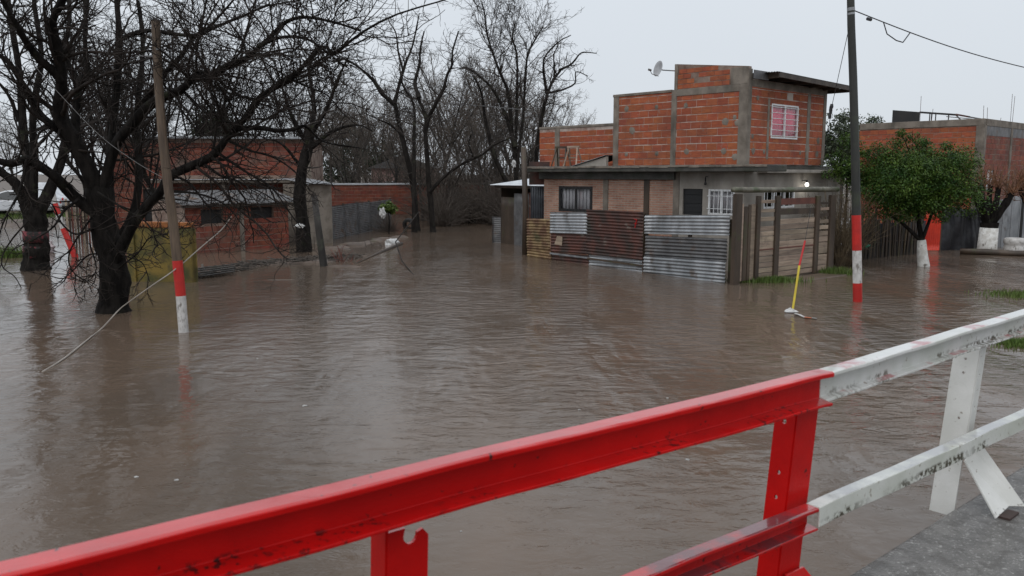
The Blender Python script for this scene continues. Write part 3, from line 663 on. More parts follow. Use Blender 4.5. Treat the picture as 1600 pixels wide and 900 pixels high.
# cement filled scaffold holes
def patch(fn, a, n, px, py, s=.1, dfn=None):
    t = fn(px); c = HC+a*t+n*.022; c.z = zof(py, dfn(t)); mb = MB(); k = 16; vs_ = [c+n*.008]
    for j in range(k):
        th = 2*math.pi*j/k; r_ = s*random.uniform(.82, 1.1); vs_.append(c+a*math.cos(th)*r_+V(0,0,math.sin(th)*r_)-n*.012)
    mb.arr(vs_, [(0, 1+j, 1+(j+1) % k) for j in range(k)]); obj('mortar_patch', mb, M['concrete'], house, smooth=True)
for px, py in ((977,170),(1023,167),(986,204),(978,241),(1025,240),(1071,237),(1129,236),(1148,192),(1130,190),(1146,245),(1068,165),(1144,183)): patch(tL, aL, nL, px, py, random.uniform(.06,.11), dL)
for px, py in ((1174,236),(1191,237),(1247,239),(1273,241),(1274,220),(1172,213),(1178,153),(1259,233)): patch(tR, aR, nR, px, py, random.uniform(.06,.11), dR)
# upper window: white frame, pink curtain, security bars
window(house, HC, aR, nR, wP, 'white_frame', 1, bars=0, hbars=6, mull=1, fw=.045, curtain='pink', inset=.03)
# lean roof
rf = empty('x', (0,0,0), None, None); bpy.data.objects.remove(rf)
rO = HC+aR*.0+nR*.55+V(0,0,5.22); rdir = (aR*(RW+.75)+V(0,0,-.10)).normalized()
roof = corrugated('roof', rO+aR*.55, rdir, (-nR+V(0,0,.02)).normalized(), V(0,0,1), RW+.20, 2.6, M['galv_dark'], house, along='a', amp=.012)
for k in range(6):
    p = HC+aR*(.75+k*(RW-.2)/5)+V(0,0,5.135-.022*k); obj('rafter', MB().bar(p+nR*.50, p-nR*2.2, .05, .10), M['wood_dark'], roof)
obj('fascia_board', MB().bar(rO+aR*.60-nR*.02+V(0,0,-.075), rO+aR*.60+rdir*(RW+.10)-nR*.02+V(0,0,-.075), .025, .12), M['wood_dark'], roof)
obj('fascia_board', MB().bar(rO+aR*.60+rdir*(RW+.12)-V(0,0,.07), rO+aR*.60+rdir*(RW+.12)-nR*2.4-V(0,0,.07), .025, .10), M['wood_dark'], roof)
obj('fascia_sheet', MB().box(HC+aR*.05+nR*.12+V(0,0,5.04), aR*.72, nR*.02, V(0,0,.22)), M['galv_dark'], roof)
# left low upper wall with its own coping, set back on the slab
Q0 = HC+aL*T2-nL*.9; 
qt = along(843, Q0, aL)
lw = obj('upper_wall', wall(MB(), Q0, aL, nL, qt, ZU, 4.12, .15), M['mortar'], house)
b3 = Bricks(lw, 'brick', 150); b3.panel(Q0, aL, nL, .0, qt-.95, ZU+.01, 4.0); b3.panel(Q0, aL, nL, qt-.72, qt, ZU+.01, 4.0); b3.done()
obj('coping', MB().box(Q0+nL*.025+V(0,0,4.10), aL*(qt+.02), -nL*.2, V(0,0,.08)), M['concrete'], house, bevel=.01)
obj('column', MB().box(Q0+aL*(qt-.95)+V(0,0,ZU), aL*.22, nL*.02, V(0,0,1.26)), M['concrete'], house)
obj('column', MB().box(Q0+aL*.55+nL*.001+V(0,0,ZU), aL*.16, nL*.022, V(0,0,1.26)), M['concrete'], house)
obj('back_wall', MB().box(HC+aL*T2-nL*.9+V(0,0,ZU), nL*.75, -aL*.14, V(0,0,2)), M['concrete'], house)
# little lean-to sheet roof on the slab
lr = HC+aL*(T2+.02)+nL*.35+V(0,0,3.16)
o = corrugated('lean_to_roof', lr, (aL*1.5+V(0,0,-.34)).normalized(), (-nL).normalized(), V(0,0,1), 1.45, 1.1, M['galv'], house, along='a')
obj('lean_to_wall', MB().prism([HC+aL*(T2+.03)+nL*.28+V(0,0,ZU+.002), HC+aL*(T2+1.25)+nL*.28+V(0,0,ZU+.002), HC+aL*(T2+1.25)+nL*.28+V(0,0,ZU+.02), HC+aL*(T2+.03)+nL*.28+V(0,0,3.12)], -nL*.1), M['plaster'], house)
# cable conduit and hanging insulator under the slab
for px, py in ((1105, 282),):
    t = tL(px); c = HC+aL*t+nL*.10; z = zof(py, dL(t)); obj('wall_lamp', MB().lathe(c+V(0,0,z-.12), [(.0,.0),(.03,.0),(.035,.06),(.018,.08),(.018,.2),(0,.2)], 10).tube([c+V(0,0,z+.05), c+V(0,0,z+.1), c-nL*.12+V(0,0,z+.1)], .012, 6), M['black_steel'], house, smooth=True)
# lit lamp on the side wall
t = tR(1252); lc = HC+aR*t+nR*.16; lc.z = zof(288, dR(t))
lamp = empty('wall_lamp', HC+aR*t+V(0,0,lc.z), 'lit white bulb lamp on the rendered wall above the wooden gate', 'lamp')
obj('bulb', MB().lathe(lc+V(0,0,-.06), [(0,0),(.03,.005),(.05,.03),(.055,.06),(.045,.09),(.02,.115)], 14), emis('lit_bulb', (1, .97, .9), 3.5), lamp, smooth=True)
obj('holder', MB().lathe(lc+V(0,0,.052), [(.022,0),(.028,.03),(.02,.07),(0,.075)], 10).tube([lc+V(0,0,.11), lc-nR*.16+V(0,0,.11)], .012, 6), M['black_steel'], lamp, smooth=True)
pl_ = bpy.data.lights.new('bulb_light', 'POINT'); pl_.energy = 2.5; pl_.shadow_soft_size = .06; pl_.color = (1, .96, .88)
plo = bpy.data.objects.new('bulb_light', pl_); COL.objects.link(plo); plo.location = lc+nR*.10+V(0,0,-.09); 
# satellite dish
dc = at(1031, 108, dL(T1)+.1)
dish = empty('satellite_dish', dc+V(0,0,-.3), 'small grey satellite dish bracketed to the top of the brick parapet', 'satellite dish')
dax = V(-.90, -.38, .22).normalized()
obj('reflector', MB().lathe(dc, [(.005,.0),(.08,.008),(.16,.032),(.215,.06),(.22,.064),(.214,.066),(.15,.038),(.07,.015),(.004,.006)], 28, dax), M['dish'], dish, smooth=True)
wallp = HC+aL*(T1-.05); wallp.z = 5.45
obj('bracket', MB().tube([dc-dax*.01, dc-dax*.10, wallp+V(0,0,-.02), wallp], [.02,.016,.016,.016], 8), M['galv_dark'], dish)
obj('feed_arm', MB().tube([dc-V(0,0,.2)+dax*.04, dc+dax*.26-V(0,0,.20), dc+dax*.34-V(0,0,.10)], .010, 6).lathe(dc+dax*.33-V(0,0,.11), [(0,-.04),(.03,-.04),(.03,.05),(0,.05)], 10, (dax)), M['galv_dark'], dish)
# sawhorses standing on the slab
def sawhorse(p, ln, label, m):
    s_ = empty('sawhorse', p, label, 'sawhorse', None)
    for e in (0, 1):
        for sg in (-1, 1):
            q = Vector(p)+aL*ln*e; obj('leg', MB().bar(q+nL*sg*.16+aL*(.10*(1 if e else -1)), q+V(0,0,.62), .045, .03), M[m], s_)
    obj('beam', MB().bar(Vector(p)-aL*.08+V(0,0,.62), Vector(p)+aL*(ln+.08)+V(0,0,.62), .05, .06), M[m], s_)
    obj('stretcher', MB().bar(Vector(p)+V(0,0,.28), Vector(p)+aL*ln+V(0,0,.28), .03, .04), M[m], s_)
sawhorse(HC+aL*tL(893)-nL*.25+V(0,0,ZS1), .35, 'pale wooden sawhorse on the slab beside the tilted metal sheet', 'plank')
sawhorse(HC+aL*tL(872)-nL*.35+V(0,0,ZS1), .40, 'dark wooden sawhorse on the slab near the low brick wall end', 'wood_dark')

# ------------------------------------------------------------------ corrugated sheet fence
F0 = gnd(824, 401); F1 = gnd(1143, 443); fa = (F1-F0); fl = fa.length; fa.normalize(); fn = V(fa.y, -fa.x, 0)
ft = lambda px: along(px, F0, fa)
fd = lambda t: (F0+fa*t).y
fence = empty('sheet_fence', (F0+F1)/2, 'patched fence of horizontal corrugated sheets, rusty and grey, standing in floodwater', 'fence')
def sheet(x0, x1, yt0, yt1, yb0, yb1, m, off, label=None):
    a, b = ft(x0), ft(x1); zt = (zof(yt0, fd(a))+zof(yt1, fd(b)))/2; zb = (zof(yb0, fd(a))+zof(yb1, fd(b)))/2
    tilt = ((zof(yt1, fd(b))-zof(yt0, fd(a)))/(b-a))
    ax = (fa+V(0,0,tilt)).normalized()
    O = F0+fa*a+fn*off; O.z = zb-tilt*(b-a)/2
    o = corrugated('sheet', O, ax, V(0,0,1), fn, (b-a), zt-zb, M[m], fence, pitch=.088, amp=.016, jit=.004)
    if label: o['label'] = label
    return o
sheet(824, 861, 341, 342, 386, 390, 'rust_yellow', .02, 'yellow rusted corrugated sheet'); sheet(824, 862, 383, 388, 410, 414, 'rust_yellow', .0, 'yellow rusted low corrugated sheet')
sheet(861, 920, 331, 331, 364, 366, 'galv', .03, 'short pale grey sheet'); sheet(862, 922, 362, 364, 393, 398, 'rust', .01); sheet(863, 922, 394, 399, 416, 421, 'rust', -.01)
obj('batten', MB().bar(F0+fa*ft(861)+fn*.03+V(0,0,.20), F0+fa*ft(924)+fn*.03+V(0,0,.20), .02, .05), M['galv'], fence)
sheet(919, 1008, 327, 331, 398, 405, 'rust', .045, 'large dark rust red sheet with a sprayed red mark'); sheet(922, 1006, 398, 404, 428, 436, 'galv', .0)
obj('batten', MB().bar(F0+fa*ft(921)+fn*.05+V(0,0,.19), F0+fa*ft(1008)+fn*.05+V(0,0,.17), .02, .05), M['wood_dark'], fence)
sheet(1010, 1144, 336, 336, 364, 369, 'galv', .045, 'pale grey top sheet'); sheet(1010, 1139, 368, 373, 401, 409, 'galv_dark', .0); sheet(1011, 1141, 399, 408, 434, 447, 'galv', .075, 'pale grey sheet dipping into the water')
for px in (862, 921, 1008, 1078, 1143):
    t = ft(px); obj('fence_post', MB().box(F0+fa*(t-.04)-fn*.09+V(0,0,-.5), fa*.08, fn*.07, V(0,0,1.95+random.random()*.15)), M['wood_dark'], fence)
o = obj('patch', MB().prism([F0+fa*ft(868)+fn*.027+V(0,0,zof(383,24.9)), F0+fa*ft(880)+fn*.027+V(0,0,zof(384,24.9)), F0+fa*ft(880.5)+fn*.027+V(0,0,zof(370,24.9)), F0+fa*ft(872)+fn*.027+V(0,0,zof(369,24.9))], fn*.004), M['plank'], fence); o['label'] = 'pale scrap patch on a rusty sheet'
gq = MB(); gz = lambda y: zof(y, fd(ft(997)))
gp = lambda x, y: F0+fa*ft(x)+fn*.067+V(0,0,gz(y))
gq.bar(gp(994,342), gp(999.2,343), .004, .035, fn); gq.bar(gp(999,343), gp(997,349), .004, .035, fn); gq.bar(gp(997,349), gp(996,356), .004, .035, fn); gq.bar(gp(994.5,349), gp(999.5,349.5), .004, .025, fn)
obj('sprayed_mark', gq, M['spray_red'], fence)
# ------------------------------------------------------------------ wooden gate
G0 = gnd(1152, 444); G1 = gnd(1303, 424); ga = (G1-G0).normalized(); gn = V(ga.y, -ga.x, 0); 
gt = lambda px: along(px, G0, ga); gd = lambda t: (G0+ga*t).y
gate = empty('wooden_gate', G0, 'weathered plank gate under a round log beam beside the sheet fence', 'gate')
def gpost(px0, px1, ytop, off, m='wood_dark', zb=-.45, th=.12):
    a, b = gt(px0), gt(px1); obj('post', MB().box(G0+ga*a+gn*off+V(0,0,zb), ga*(b-a), -gn*th, V(0,0,zof(ytop, gd(a))-zb)), M[m], gate, bevel=.012)
gpost(1148, 1158, 303, .06, th=.11); gpost(1298, 1306, 305, .04, th=.10)
gpost(1182.5, 1188, 306, .05, th=.08); gpost(1212, 1219, 306, .05, th=.08, zb=0.02); gpost(1275, 1281, 306, .05, th=.08, zb=0.02)
la, lb = G0+ga*gt(1145)+gn*.0, G0+ga*gt(1309)+gn*.0; la.z = zof(297, la.y); lb.z = zof(295.5, lb.y)
obj('log_beam', MB().tube([la+(lb-la)*k/8+V(0,0,random.uniform(-.008,.008)) for k in range(9)], [.066+random.uniform(-.005,.005) for _ in range(9)], 14), M['log'], gate, smooth=True)
# pickets of the narrow bay
for px0, px1, yt, m_ in ((1158.6,1163.5,318,'plank'),(1164.8,1170.5,321,'wood_dark'),(1171.6,1175,319.5,'wood_dark'),(1176,1182,318,'plank')):
    a, b = gt(px0), gt(px1); obj('picket', MB().box(G0+ga*a+gn*.0+V(0,0,.06), ga*(b-a), -gn*.025, V(0,0,zof(yt+random.random()*2, gd(a))-.06)), M[m_], gate)
obj('picket_rail', MB().box(G0+ga*gt(1159.5)+gn*-.028+V(0,0,1.55), ga*(gt(1182)-gt(1159.5)), -gn*.03, V(0,0,.10)), M['plank'], gate)
# horizontal planks, three bays
def planks(x0, x1, rows, off=.0):
    a, b = gt(x0), gt(x1); 
    for (z0, h, m_, dx) in rows:
        tl = random.uniform(-.012, .012)
        obj('plank', MB().prism([G0+ga*a+gn*off+V(0,0,z0), G0+ga*b+gn*off+V(0,0,z0+tl), G0+ga*b+gn*off+V(0,0,z0+h+tl), G0+ga*a+gn*off+V(0,0,z0+h)], -gn*(.02+random.random()*.008)), M[m_], gate, bevel=.004)
def stack(z0, z1, n, gap, mats=('plank',)):
    rows = []; z = z0; avg = (z1-z0)/n
    for k in range(n):
        h = avg*random.uniform(.85, 1.1); rows.append((z, h-gap*random.uniform(.4, 1.4), random.choice(mats), 0)); z += h
    return rows
planks(1188.3, 1212, stack(.08, 1.40, 10, .016, ('plank',)*6+('wood_dark',)))
planks(1188.3, 1212, [(1.46,.10,'plank',0), (1.68,.07,'plank',0), (1.90,.08,'plank',0)])
planks(1219.2, 1275, stack(.06, 1.52, 11, .014, ('plank',)*7+('plank',)))
planks(1219.2, 1275, [(1.60,.15,'wood_dark',0), (1.84,.16,'plank_red',0)])
planks(1281.2, 1297, stack(.08, 1.12, 7, .018) + [(1.17,.10,'plank',0), (1.33,.09,'plank',0), (1.49,.09,'wood_dark',0), (1.66,.07,'plank',0), (1.82,.06,'wood_dark',0)])
planks(1189, 1275, [(.755,.03,'plank_red',0)], off=.012)
gs = MB(); c_ = G0+ga*gt(1222)+gn*.10; gs.box(V(c_.x, c_.y, -.1), ga*2.0, gn*.6, V(0,0,.125)); obj('threshold_slab', gs, mat('muddy_slab', (.16,.115,.085), (.10,.075,.058), rough=.4, bump=.004), gate, bevel=.02)

# ------------------------------------------------------------------ bare tree generator
def smooth_path(pts, n):
    P = np.array([tuple(p) for p in pts], float); P = np.vstack([2*P[0]-P[1], P, 2*P[-1]-P[-2]]); m = len(P)-3; out_ = []
    for u in np.linspace(0, m-1e-6, n):
        i = int(u); t = u-i; a, b, c, d = P[i:i+4]
        out_.append(.5*((2*b)+(-a+c)*t+(2*a-5*b+4*c-d)*t*t+(-a+3*b-3*c+d)*t**3))
    return np.array(out_)
class Tubes:
    def __init__(s): s.b = {}
    def add(s, P, r, sides): s.b.setdefault((P.shape[1] if P.ndim == 3 else len(P), sides), []).append((P if P.ndim == 3 else P[None], r if r.ndim == 2 else r[None]))
    def mesh(s, name, m, base, knots=0.0):
        VV = []; FF = []; k0 = 0
        for (n, sd), lst in s.b.items():
            P = np.concatenate([p for p, _ in lst]); r = np.concatenate([q for _, q in lst]); B = len(P)
            T = np.empty_like(P); T[:, 1:-1] = P[:, 2:]-P[:, :-2]; T[:, 0] = P[:, 1]-P[:, 0]; T[:, -1] = P[:, -1]-P[:, -2]
            T /= np.linalg.norm(T, axis=2, keepdims=True)+1e-9
            ref = np.where(np.abs(T[:, :1, 2:3]) > .85, np.array([1., .2, 0]), np.array([.15, .25, 1.])); ref = np.broadcast_to(ref, T.shape)
            Xv = np.cross(T, ref); Xv /= np.linalg.norm(Xv, axis=2, keepdims=True)+1e-9; Yv = np.cross(T, Xv)
            an = np.arange(sd)*2*np.pi/sd; kf = 1.0
            if knots:
                kn_ = np.random.default_rng(4).normal(size=(B, n, sd)); kn_ = (kn_+np.roll(kn_, 1, 1)+np.roll(kn_, 2, 1)+np.roll(kn_, 1, 2)*.7)/2.4; kf = (1+knots*np.clip(kn_, -1.6, 1.6))[..., None]
            vv = P[:, :, None]+r[:, :, None, None]*kf*(Xv[:, :, None]*np.cos(an)[:, None]+Yv[:, :, None]*np.sin(an)[:, None])
            idx = k0+np.arange(B*n*sd).reshape(B, n, sd); nx_ = np.roll(idx, -1, axis=2)
            FF.append(np.stack([idx[:, :-1], nx_[:, :-1], nx_[:, 1:], idx[:, 1:]], -1).reshape(-1, 4)); VV.append(vv.reshape(-1, 3)); k0 += B*n*sd
        v = np.concatenate(VV)-np.array(tuple(base)); return mesh_np(name, v, np.concatenate(FF), m, True)
def sprout(rs, P, r, dens, tmin, ang, lenf, lmin, lmax, n, wander, up, rf, rmin, flat=1.0):
    """children of a batch of branches P (B,n,3), r (B,n) -> batch of children"""
    B, N, _ = P.shape; seg = np.linalg.norm(np.diff(P, axis=1), axis=2).sum(1)
    cnt = np.maximum(1, rs.poisson(dens*seg*(1-tmin))); par = np.repeat(np.arange(B), cnt); K = len(par)
    t = tmin+(1-tmin)*rs.random(K); f = t*(N-1); i = np.minimum(f.astype(int), N-2); w = (f-i)[:, None]
    st = P[par, i]*(1-w)+P[par, i+1]*w; d0 = P[par, i+1]-P[par, i]; d0 /= np.linalg.norm(d0, axis=1, keepdims=True)+1e-9
    rr = r[par, i]*(1-w[:, 0])+r[par, i+1]*w[:, 0]
    rv = rs.normal(size=(K, 3)); rv -= d0*(rv*d0).sum(1, keepdims=True); rv /= np.linalg.norm(rv, axis=1, keepdims=True)+1e-9
    a = np.radians(rs.uniform(*ang, K))[:, None]; d = d0*np.cos(a)+rv*np.sin(a)
    L = np.clip(seg[par]*lenf*(1.15-.7*t)*rs.uniform(.5, 1.3, K), lmin, lmax); step = (L/(n-1))[:, None]
    out_ = np.empty((K, n, 3)); out_[:, 0] = st
    for j in range(1, n):
        d = d+rs.normal(size=(K, 3))*wander+np.array([0, 0, up]); d /= np.linalg.norm(d, axis=1, keepdims=True); out_[:, j] = out_[:, j-1]+d*step
    r0 = np.maximum(np.minimum(rr*rf, rr*.8), rmin); return out_, r0[:, None]*np.linspace(1, .35, n)[None]
def bare_tree(name, label, limbs, base, seed, d1=1.5, d2=2.4, d3=3.2, rmin=.0055, lmax=(2.6, 1.2, .55), up=.02, mats=('bark', 'twig'), group=None, wander=.2, sub=True, trunk_sides=10, low=()):
    """limbs: list of (points, r0, r1, sprouting_from_fraction or None)"""
    rs = np.random.default_rng(seed); trunk = Tubes(); crown = Tubes(); B0 = []
    for (pts, r0, r1, tm) in limbs:
        n = 40; P = smooth_path(pts, n); L = np.linalg.norm(P[-1]-P[0])
        amp = min(.05, .012*L); ph = rs.random(3)*6; s_ = np.linspace(0, 1, n)
        for c in range(3): P[:, c] += amp*np.sin(s_*9+ph[c])*s_
        r = r0+(r1-r0)*s_**.85; r = r*(1+.05*np.sin(s_*23+ph[0]))
        if P[0, 2] < .2: r = r*(1+.30*np.exp(-np.maximum(P[:, 2]+.05, 0)/.28))
        trunk.add(P, r, 14 if r0 > .1 else (9 if r0 > .04 else 6))
        if tm is not None: B0.append((P, r, tm))
    for (P, r, tm) in B0:
        a, ra = sprout(rs, P[None], r[None], d1, tm, (28, 72), .45, .6, lmax[0], 10, wander, up, .38, .011); crown.add(a, ra, 5)
        b, rb = sprout(rs, a, ra, d2, .12, (25, 70), .52, .3, lmax[1], 7, wander*1.2, up*.3, .5, max(.0072, rmin)); crown.add(b, rb, 4)
        c, rc = sprout(rs, b, rb, d3, .10, (25, 75), .55, .15, lmax[2], 5, wander*1.3, .0, .6, rmin); crown.add(c, rc, 3)
        e, re_ = sprout(rs, np.repeat(P[None], 1, 0), r[None], d1*1.5, max(.0, tm-.15), (40, 85), .2, .3, 1.1, 7, wander*1.2, up, .2, .006); crown.add(e, re_, 4)
    t = empty(name, base, label, 'tree', group)
    link('trunk', trunk.mesh('trunk', M[mats[0]], base, .075), t, True); link('crown', crown.mesh('crown', M[mats[1]], base), t, True)
    return t
def px3(pts, Y, dY=0, jit=0, seed=0):
    """traced limb: survey points at distance Y drifting by dY metres in depth"""
    r_ = random.Random(seed); n = len(pts); return [at(x, y, Y+dY*i/max(1, n-1)+r_.uniform(-jit, jit)) for i, (x, y) in enumerate(pts)]

# the big forked tree standing in the water
bA = gnd(177, 487); YA = bA.y
limbsA = [
 ([V(bA.x, YA, -.5)]+px3([(177,487),(178,440),(172,390),(163,340),(152,295)], YA), .25, .24, None),
 (px3([(160,330),(138,265),(112,215),(93,178),(97,125),(90,72),(81,36),(99,0),(122,-60)], YA, -1.2), .165, .04, .3),
 (px3([(97,125),(58,88),(33,52),(6,6),(-30,-60)], YA-.6, -1.5), .085, .025, .1),
 (px3([(150,300),(120,215),(119,172),(124,128),(136,110),(134,46),(140,-20)], YA, 1.0), .11, .025, .3),
 (px3([(124,128),(106,100),(109,72),(129,35),(131,-10)], YA+.6, .6), .065, .025, .2),
 (px3([(172,390),(170,318),(171,270),(172,230),(177,190),(184,120),(187,50),(184,0),(180,-60)], YA+.4, 1.5), .10, .05, .3),
 (px3([(182,380),(206,338),(216,290),(217,240),(216,180),(220,125),(221,60),(214,0)], YA+.3, 1.9), .095, .04, .25),
 (px3([(160,300),(178,236),(197,206),(232,168),(252,154),(284,140),(305,117),(332,113),(356,99),(384,88),(402,73),(421,61),(440,44),(460,34),(487,32),(526,40),(563,51)], YA, -1.6, .12, 3), .105, .016, .2),
 (px3([(180,410),(205,355),(233,318),(252,299),(268,274),(316,254),(340,239),(355,219),(371,201),(388,179),(402,155),(429,133),(449,121),(472,98),(503,69),(522,82),(563,54),(620,27),(700,5)], YA, -2.2, .12, 4), .105, .012, .2),
 (px3([(371,201),(404,200),(435,204),(459,201),(476,197),(496,216),(517,225),(562,230)], YA-1.0, .8, .1, 5), .05, .012, .1),
 (px3([(217,170),(235,145),(253,119),(279,93),(304,58),(321,45),(341,25),(372,-8)], YA+1.2, -1, .1, 6), .075, .016, .15),
 (px3([(186,62),(212,52),(240,47),(300,55),(337,43),(385,25),(421,8),(470,-4)], YA+1.2, -1.6, .1, 7), .055, .012, .15),
 (px3([(168,345),(122,312),(82,273),(42,250),(10,253),(-40,238)], YA, -1.4, .1, 8), .12, .05, .2),
 (px3([(150,295),(103,214),(80,194),(55,166),(25,118),(0,90),(-40,70)], YA, -.8, .1, 9), .10, .03, .2),
 (px3([(402,73),(440,58),(480,62),(510,80),(540,105)], YA-1.4, .5, .1, 10), .035, .01, .05),
 (px3([(340,239),(380,265),(420,290),(450,330),(480,362)], YA-1, -.6, .1, 12), .03, .008, .05),
 (px3([(252,299),(290,300),(330,310),(360,325),(385,360)], YA-.4, -.8, .1, 13), .03, .008, .05),
 (px3([(316,254),(345,275),(372,282),(405,300),(432,318)], YA-.6, -1.0, .1, 41), .03, .008, .05),
 (px3([(356,219),(392,236),(428,246),(462,268),(486,300)], YA-.9, -1.0, .1, 42), .03, .008, .05),
 (px3([(284,140),(312,168),(338,186),(372,196),(398,222)], YA-.5, -1.2, .1, 43), .03, .008, .05),
 (px3([(305,117),(345,140),(378,152),(420,160),(455,178)], YA-.7, -1.2, .1, 44), .03, .008, .05),
 (px3([(449,121),(480,135),(512,150),(540,182)], YA-1.3, -.6, .1, 45), .026, .008, .05),
 (px3([(268,274),(296,286),(322,320),(345,340),(372,352)], YA-.4, -1.2, .1, 46), .026, .007, .05),
 (px3([(122,312),(100,330),(84,352),(60,372),(20,390)], YA-.4, -1.4, .1, 47), .03, .008, .1),
 (px3([(152,300),(200,330),(232,352),(250,385)], YA-.4, -.8, .1, 48), .024, .006, .1),
 (px3([(165,360),(188,395),(222,410),(232,440)], YA-.4, -.4, .1, 49), .02, .006, .1),
 (px3([(150,330),(108,395),(120,430),(150,446)], YA-.4, -.3, .1, 50), .02, .006, .1),
 (px3([(42,250),(30,300),(8,340),(-5,390)], YA-1.0, -.8, .1, 51), .03, .008, .1),
 (px3([(172,400),(140,398),(112,425),(78,452)], YA, -.5, .05, 14), .022, .006, .2),
 (px3([(160,350),(120,366),(98,350),(82,320),(60,318)], YA-.2, -.5, .05, 15), .025, .008, .2),
 (px3([(185,420),(215,395),(235,372),(262,365)], YA-.2, -.3, .05, 16), .02, .006, .1),
 (px3([(140,380),(150,420),(136,440),(115,436)], YA-.3, -.2, .03, 17), .016, .005, .1),
]
bare_tree('bare_tree', 'big dark leafless tree with many forking limbs, its thick trunk standing in brown floodwater', limbsA, bA, 21, d1=4.2, d2=5.6, d3=6.4, rmin=.0048, lmax=(3.0, 1.5, .7))
# second tree behind it on the left with a painted trunk
bB = gnd(57, 421); YB = bB.y
limbsB = [
 ([V(bB.x, YB, -.5)]+px3([(57,421),(57,390),(55,350),(50,318)], YB), .30, .30, None),
 (px3([(46,330),(28,292),(2,268),(-40,236)], YB, -.6), .17, .08, .3),
 (px3([(60,335),(80,292),(97,240),(104,190),(96,120),(108,40),(100,-30)], YB, 1), .17, .04, .3),
 (px3([(48,320),(44,255),(34,190),(28,110),(18,20),(10,-40)], YB, .5), .15, .05, .3),
 (px3([(52,318),(54,240),(52,170),(62,90),(55,10),(60,-50)], YB, -.6), .12, .04, .3),
 (px3([(30,190),(14,150),(-10,120)], YB+.2, -.3), .06, .03, .1),
 (px3([(44,345),(18,375),(4,400),(5,420),(25,435),(45,470)], YB-2, -2), .025, .008, .4),
]
tB = bare_tree('bare_tree', 'leafless tree with a stout trunk marked by a faded pink paint band', limbsB, bB, 22, d1=2.2, d2=3.0, d3=3.2, rmin=.0065, lmax=(3.0, 1.5, .7))
pinkm = mat('faded_pink_paint', (.16,.022,.03), (.012,.010,.009), scale=5, rough=.8, lo=.42, hi=.52)
for (y0_, y1_) in ((361, 378), (384, 402)):
    obj('paint_band', MB().tube([at(56.6,y1_,YB), at(56.2,(y0_+y1_)/2,YB), at(55.8,y0_,YB)], [.322,.324,.322], 18), pinkm, tB, smooth=True)

# three trees in the middle distance
def traced(name, label, base_px, Yd, limbs, seed, **k):
    b = at(base_px, 300, Yd); b.z = -.1
    return bare_tree(name, label, [(([V(at(p[0][0], 300, Yd).x, Yd, -.3)] if root else [])+px3(p, Yd, dy, .15, i), r0, r1, tm) for i, (p, dy, r0, r1, tm, root) in enumerate(limbs)], b, seed, **k)
traced('bare_tree', 'slim dark leafless tree with a left leaning fork by the road bend', 651, 38.5, [
 ([(652,362),(647,305),(641,267),(634,235),(627,205),(621,186),(616,163)], 0, .15, .09, .7, 1),
 ([(616,163),(596,145),(585,128),(569,112),(545,96),(520,92)], -1, .11, .03, .1, 0), ([(616,163),(621,142),(630,111),(637,92),(644,72),(650,40),(655,22)], .8, .10, .02, .1, 0),
 ([(630,214),(610,195),(590,186),(570,178)], -.8, .06, .02, .1, 0), ([(630,111),(622,80),(618,50),(606,30)], .5, .06, .02, .1, 0)], 31, d1=3.6, d2=3.4, d3=3.0, rmin=.0095, lmax=(3.2,1.7,.9), mats=('bark_mid','twig_brown'))
traced('bare_tree', 'leafless tree with a low limb reaching right over the flooded road', 672, 37.5, [
 ([(676,356),(673,314),(670,279),(667,244),(664,207),(665,183),(655,153)], 0, .14, .08, .7, 1),
 ([(655,153),(649,130),(655,102),(656,80),(664,50)], .5, .10, .03, .1, 0), ([(664,207),(669,186),(679,165),(693,139),(700,116),(707,100),(706,80),(715,50)], -.8, .11, .03, .15, 0),
 ([(672,300),(693,277),(723,256),(753,242),(772,226),(800,214)], -1.5, .09, .025, .2, 0), ([(723,256),(738,246),(733,228),(736,210)], -1, .06, .02, .1, 0),
 ([(648,340),(647,280),(646,213),(646,165),(631,134),(625,100)], 1.5, .14, .03, .4, 1)], 32, d1=3.6, d2=3.4, d3=3.0, rmin=.0095, lmax=(3.2,1.7,.9), mats=('bark_mid','twig_brown'))
traced('bare_tree', 'tall many stemmed leafless tree rising behind the tin shed', 805, 41, [
 ([(806,340),(806,250),(807,156),(807,88),(802,62),(806,38)], 0, .11, .025, .3, 1), ([(808,270),(818,180),(821,123),(824,85),(838,58),(850,40)], .8, .10, .025, .3, 1),
 ([(804,250),(795,153),(784,120),(775,98),(763,58),(758,23),(751,4)], -.8, .10, .025, .3, 0), ([(806,230),(790,180),(770,140),(745,116),(725,105)], .8, .11, .03, .2, 0),
 ([(800,300),(775,250),(760,190),(752,150),(740,120)], -1, .14, .03, .3, 0)], 33, d1=3.4, d2=3.4, d3=3.0, rmin=.0095, lmax=(2.8,1.5,.9), mats=('bark_mid','twig_brown'), up=.06)
traced('bare_tree', 'leafless tree with an open fan of branches beside the red brick house', 836, 43, [
 ([(834,330),(838,250),(845,195),(854,154),(863,126),(875,109)], 0, .13, .06, .45, 1), ([(875,109),(893,100),(909,82),(932,84)], .4, .07, .02, .1, 0),
 ([(855,150),(850,118),(849,105),(853,88),(875,63),(891,54)], -.5, .09, .02, .2, 0), ([(866,122),(866,104),(866,84),(872,70)], .3, .06, .02, .1, 0),
 ([(858,145),(880,140),(898,130),(901,112),(918,120)], .5, .06, .02, .1, 0)], 34, d1=3.6, d2=3.4, d3=3.0, rmin=.0095, lmax=(2.4,1.4,.8), mats=('bark_mid','twig_brown'), up=.05)
